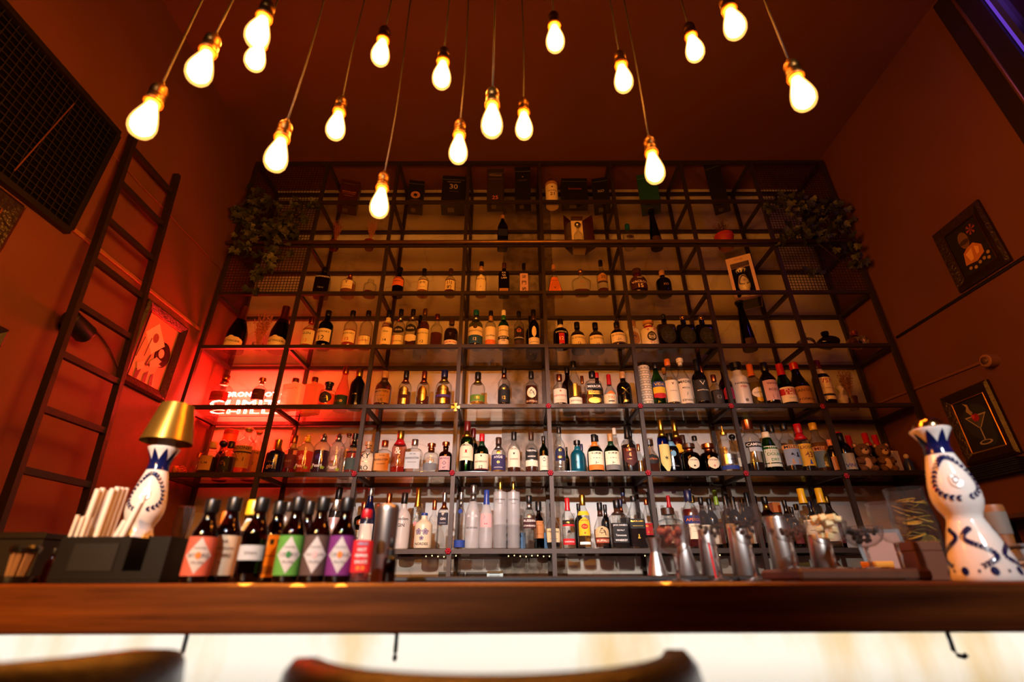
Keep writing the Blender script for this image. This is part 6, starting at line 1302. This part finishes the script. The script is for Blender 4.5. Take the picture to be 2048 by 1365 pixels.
# ---- right half of the bar: jiggers, cut glasses, coupes with garnishes
jig = [(.78, 0), (.82, .01), (.42, .5), (.40, .54), (.62, .97), (.64, .99), (.6, 1.0), (.38, .56)]
jig2 = [(1.0, 0), (1.02, .01), (.5, .60), (.48, .64), (.75, .97), (.78, .99), (.74, 1.0), (.46, .66)]
shaker(1313, 1077, 40, 1.40, 'small steel jigger left of the strawberry coupe', jig2, 'jigger', BT + .0125)
shaker(1370, 1050, 46, 1.42, 'tall steel jigger behind the strawberry coupe', jig2, 'jigger', BT + .0125)
rnd = random.Random(11)
def pile(c, R, z0, z1, n, fn, seed, avoid):
    """drop n pieces into the bowl of a glass, none sharing space"""
    rnd = random.Random(seed); done = []
    for _ in range(4000):
        if len(done) >= n: break
        z = z0 + (z1 - z0) * rnd.random() ** .8; q = (z - z0) / (z1 - z0); rm = R * (.42 + .45 * q) - avoid
        if rm < 0: continue
        a = rnd.uniform(0, 6.28); r = rm * math.sqrt(rnd.random()); p = Vector((c.x + r * math.cos(a), c.y + r * math.sin(a), z))
        if all((p - o).length > avoid * 1.75 for o in done): done.append(p); fn(p, rnd)
def berry(label, group, name, cat, col, s, rough=.5):
    me = [None]
    def fn(p, rnd):
        if me[0] is None:
            o = MB().ball((0, 0, 0), (s, s * .85, s * .8), 10, 7).build(name, flat(col, rough, bump=(300, .6), vary=.5), None, True); me[0] = o
        else:
            o = me[0].copy(); C.objects.link(o)
        o.location = p; o.rotation_euler = (rnd.uniform(0, 3), rnd.uniform(0, 3), rnd.uniform(0, 3)); tag(o, label, cat, group)
    return fn
loc, H, R, bw = stem(1352, 1058, 74, 1.12, 'coupe', 'coupe filled with dried strawberries, leftmost glass on the right', 'coupe_glass', 'garnish coupes on the bar')
pile(loc, R, loc.z + H * .66, loc.z + H * .97, 16, berry('dried pink strawberry piece in the leftmost coupe', 'dried strawberries', 'dried_strawberry', 'fruit', '#9a4a38', .0085), 1, .0085)
loc, H, R, bw = stem(1432, 1016, 68, 1.12, 'nick', 'tall cut stem glass with dark garnish, left of the big tin', 'cut_glass', 'cut stem glasses on the bar')
pile(loc, R, loc.z + H * .56, loc.z + H * .74, 14, berry('small dark seed in the left cut stem glass', 'dark seeds in the cut glass', 'dark_seed', 'fruit', '#241c14', .0055), 2, .0055)
loc, H, R, bw = stem(1502, 1012, 70, 1.12, 'nick', 'tall cut stem glass with purple berries, right of the big tin', 'cut_glass', 'cut stem glasses on the bar')
pile(loc, R, loc.z + H * .56, loc.z + H * .80, 18, berry('dried purple berry in the right cut stem glass', 'purple berries in the cut glass', 'dried_berry', 'fruit', '#1c1018', .0058), 3, .0058)
loc, H, R, bw = stem(1584, 1034, 82, 1.16, 'coupe', 'wide coupe with amber and dark bits beside the cube coupe', 'coupe_glass', 'garnish coupes on the bar', BT + .0245)
pile(loc, R, loc.z + H * .63, loc.z + H * .74, 12, berry('amber brown garnish bit in the wide coupe', 'garnish bits in the wide coupe', 'garnish_bit', 'fruit', '#3a2010', .0058), 4, .0058)
loc, H, R, bw = stem(1664, 1046, 78, 1.20, 'coupe', 'coupe heaped with pale cubes on the wooden board', 'coupe_glass', 'garnish coupes on the bar', BT + .0245)
cube = [None]
def cubefn(p, rnd):
    s = .0078
    if cube[0] is None: o = MB().bevbox(-s, s, -s * .8, s * .8, -s * .8, s * .8, .0012).build('pale_cube', flat('#d8c48e', .6)); cube[0] = o
    else: o = cube[0].copy(); C.objects.link(o)
    o.location = p; o.rotation_euler = (rnd.uniform(-.3, .3), rnd.uniform(-.3, .3), rnd.uniform(0, 3)); tag(o, 'pale yellow cube heaped in the coupe on the board', 'cube', 'pale cubes in the coupe')
pile(loc, R, loc.z + H * .68, loc.z + H * 1.10, 26, cubefn, 5, .0088)
loc, H, R, bw = stem(1736, 1056, 76, 1.20, 'coupe', 'coupe with blackish berries at the right end of the board', 'coupe_glass', 'garnish coupes on the bar', BT + .0245)
pile(loc, R, loc.z + H * .64, loc.z + H * .95, 30, berry('blackish dried berry in the coupe at board end', 'blackish berries in the coupe', 'dried_berry', 'fruit', '#120c0e', .0062), 6, .0062)
stem(1798, 1008, 66, 1.10, 'nick', 'empty tall cut glass left of the ceramic bottle', 'cut_glass', 'cut stem glasses on the bar')
xa, xb = x_for(1562, 1.18, BT)[0], x_for(1812, 1.18, BT)[0]
b = MB().bevbox(xa, xb, 1.095, 1.27, BT + .0004, BT + .024, .006).build('serving_board', flat('#4a2a16', .45, vary=.4)); tag(b, 'dark wooden serving board under the garnish coupes', 'board')
for u, vt, w_, y, d, zb in ((1486, 1056, 50, 1.44, 'big steel tin between the cut glasses', BT + .0125), (1420, 1060, 40, 1.44, 'steel tin behind the left cut glass', BT + .0125), (1566, 1034, 52, 1.40, 'tallest steel tin at the left end of the board', BT + .0125), (1648, 1070, 50, 1.44, 'steel tin behind the cube coupe', BT + .0125)):
    if y == 1.44 and u == 1648: zb = BT + .0004 if x_for(u, y, BT)[0] > 1.25 else zb
    shaker(u, vt, w_, y, d, [(.98, 0), (1.0, .012), (.76, .97), (.74, .99), (.68, 1.0)], 'shaker_tin', zb)
stick(1421, 1086, 1.33, -.004, .0025, 'thin red straw standing behind the left cut glass', None, 'red_straw', '#c8101a')
# boxes, jar and tubs at the right end of the bar
def crate(u0, u1, vt, y, dpt, col, label, name='wooden_block', cat='box', zb=BT + .0004, extra=None):
    x0, x1 = x_for(u0, y, BT + .02)[0], x_for(u1, y, BT + .02)[0]; h = at_y((u0 + u1) / 2, vt, y).z - zb
    t = thing(name, label, cat, ((x0 + x1) / 2, y, zb)); w_ = (x1 - x0) / 2
    MB().bevbox(-w_, w_, -dpt / 2, dpt / 2, 0, h * .75, .002).build('lower_part', flat(col, .5), t); MB().bevbox(-w_, w_, -dpt / 2, dpt / 2, h * .75, h, .002).build('upper_part', flat(extra or col, .5), t)
    return t
crate(1738, 1780, 1124, 1.34, .05, '#c8862a', 'small yellow carton behind the board end', 'yellow_carton', 'carton')
crate(1766, 1812, 1105, 1.44, .06, '#5a2c18', 'brown wooden block behind the yellow carton')
crate(1822, 1880, 1085, 1.20, .06, '#5a3420', 'brown wooden case beside the ceramic bottle', 'wooden_case')
loc, H, R = bar_at(1845, 978, 1.46, 80)
t = thing('citrus_jar', 'large glass jar of dried yellow citrus slices near right corner', 'jar', loc)
autosmooth(MB().lathe([(R * .6, .0004), (R * .65, .004), (R * .95, H * .4), (R, H * .6), (R * .85, H * .9), (R * .9, H), (R * .86, H), (R * .8, H * .9), (R * .94, H * .6), (R * .9, H * .4), (R * .6, .008)], 28).build('jar_glass', GL['clear'](), t, True))
rnd = random.Random(8)
for i in range(64):
    z = .02 + (H * .88 - .02) * i / 64; rm = (interp([(.55, 0), (.85, .4), (.9, .6), (.75, .9), (.7, 1)], z / H)) * R - .02; a = rnd.uniform(0, 6.28); r = rm * math.sqrt(rnd.random())
    Mr = Matrix.Rotation(rnd.uniform(-.5, .5), 4, 'X') @ Matrix.Rotation(rnd.uniform(-.5, .5), 4, 'Y')
    b = MB().lathe([(.023, -.0012), (.024, 0), (.023, .0012)], 14, M=Mr); b.build('citrus_slice', flat(['#a8801c', '#8a6a18', '#6a4a14'][i % 3], .5), t, loc=(r * math.cos(a), r * math.sin(a), z))
# standing menu frame behind the empty cut glass
x_ = x_for(1780, 1.36, BT + .05)[0]
t = thing('menu_stand', 'tilted black menu stand with pale page behind the empty glass', 'menu', (x_, 1.36, BT + .0004), -.3)
Mt = Matrix.Rotation(-.35, 4, 'X')
b = MB().box(-.055, .055, -.003, .003, 0, .13, Mt); b.build('frame', m_dark, t); b = MB().box(-.046, .046, -.0042, -.003, .012, .12, Mt); b.build('page', paper('#7a625a'), t)
MB().box(-.055, .055, -.012, .05, -.0002, .005).build('foot', m_dark, t)
x0 = x_for(2010, 1.05, BT + .03)[0]
for i, (z0, h_, c, d) in enumerate(((0, .033, '#cfcac2', 'lower'), (.034, .030, '#8a8a8c', 'upper'))):
    t = thing('plastic_tub', '%s of two stacked tubs at the right edge of the bar' % d, 'tub', (x0 + .065, 1.05, BT + .0006 + z0), 0, 'stacked tubs at the right edge')
    autosmooth(MB().bevbox(-.055, .055, -.04, .04, 0, h_ - .006, .006).build('tub_body', flat(c, .4), t)); MB().bevbox(-.058, .058, -.043, .043, h_ - .006, h_, .002).build('tub_lid', flat('#b8b4ae' if i == 0 else '#6a6a6e', .4), t)
loc, H, R = bar_at(2018, 1012, 1.18, 44)
t = thing('wooden_mortar', 'tall brown and grey mortar beside the tubs', 'mortar', loc)
autosmooth(MB().lathe([(R * .8, .0004), (R * .85, .005), (R * .7, H * .4), (R, H * .95), (R * .95, H), (R * .8, H), (R * .6, H * .5)], 22).build('cup', flat('#7a4a22', .5, vary=.3), t, True)); MB().lathe([(R * .86, H * .6), (R * 1.0, H * .9)], 22, caps=False).build('stone_band', flat('#6a625a', .7), t, True)
# right wall low shelf with magazines and the black slatted rack
t = thing('wall_shelf', 'brown wooden wall shelf low on the right wall', 'shelf', (XR, 2.45, CZ + .27))
MB().bevbox(-.17, 0, -.75, .48, 0, .022, .002).build('board', flat('#4a2c1a', .5, vary=.3), t)
for y in (-.5, .3): MB().box(-.14, 0, y, y + .02, -.10, -.0005).build('bracket', m_dark, t)
for i, (c, d, ry) in enumerate((('#b9aca0', 'pale magazine lowest in the pile on the wall shelf', .1), ('#8a7a70', 'grey magazine in the middle of the pile', -.05), ('#a8a29a', 'light magazine third in the pile', .2), ('#b01a1a', 'red magazine on top of the pile on the wall shelf', -.1))):
    b = MB().bevbox(-.07, .07, -.12, .12, 0, .018, .002).build('magazine', flat(c, .5), None, False, (XR - .085, 2.25 + .02 * i, CZ + .2923 + .0185 * i)); b.rotation_euler = (0, 0, ry); tag(b, d, 'magazine', 'magazines on the wall shelf')
t = thing('slatted_rack', 'black slatted rack under the cocktail painting', 'rack', (XR, 2.70, CZ + .50))
for i in range(7): MB().box(-.055 - .002 * (i % 2), -.002, -.17, .19, .011 * i, .011 * i + .008).build('slat', flat('#0a0908', .6), t)
MB().box(-.03, -.0005, -.14, -.12, .0, .074).box(-.03, -.0005, .12, .14, .0, .074).build('wall_bracket', flat('#0a0908', .6), t)

# ------------------------------------------------------------------ bar stools
def stool(label, cx, cy, rz, zr):
    t = thing('bar_stool', label, 'bar stool', (cx, cy, 0), rz, 'leather bar stools')
    lea = flat('#170e0a', .45, bump=(120, .15)); n = 40; A = math.radians(88); r0 = .178; V = []; m_ = 14
    for i in range(n + 1):
        q = i / n; a = -A + 2 * A * q; e = min(q, 1 - q); f = min(1, e / .13); f = math.sqrt(max(.02, 1 - (1 - f) ** 2))
        top = zr; bot = zr - .22 + .05 * (1 - f)
        for j in range(m_):
            p = 2 * math.pi * j / m_; th_, hh = .024 * f, (top - bot) / 2 * (.35 + .65 * f)
            c, s = math.cos(p), math.sin(p); rr = r0 + th_ * math.copysign(abs(c) ** .7, c); z = (top - hh if f >= .999 else top - (top - bot) / 2 * 1.0 - 0 + 0) ; z = top - hh * 1.0 - (1 - f) * .02 + hh * math.copysign(abs(s) ** .45, s)
            V.append(Vector((rr * math.sin(a), -rr * math.cos(a), z)))
    MB().rings(V, n + 1, m_).build('backrest', lea, t, True)
    autosmooth(MB().lathe([(.14, zr - .30), (.165, zr - .29), (.172, zr - .26), (.165, zr - .235), (.14, zr - .225)], 32).build('seat', lea, t, True), 60)
    MB().lathe([(.10, zr - .315), (.10, zr - .3005)], 24).build('seat_plate', m_dark, t)
    for i in range(4):
        a = math.pi / 4 + i * math.pi / 2; MB().tube([(.09 * math.cos(a), .09 * math.sin(a), zr - .31), (.19 * math.cos(a), .19 * math.sin(a), .0)], .012, 10).build('leg', m_iron, t, True)
    q = .09 + .10 * (1 - .30 / (zr - .31))
    MB().tube([(q * math.cos(2 * math.pi * i / 32), q * math.sin(2 * math.pi * i / 32), .30) for i in range(33)], .009, 8).build('foot_ring', m_iron, t, True)
stool('dark leather bar stool backrest in the centre foreground', -.02, .575, .14, 1.047)
stool('dark leather bar stool backrest at the left foreground', -.512, .565, .12, 1.05)
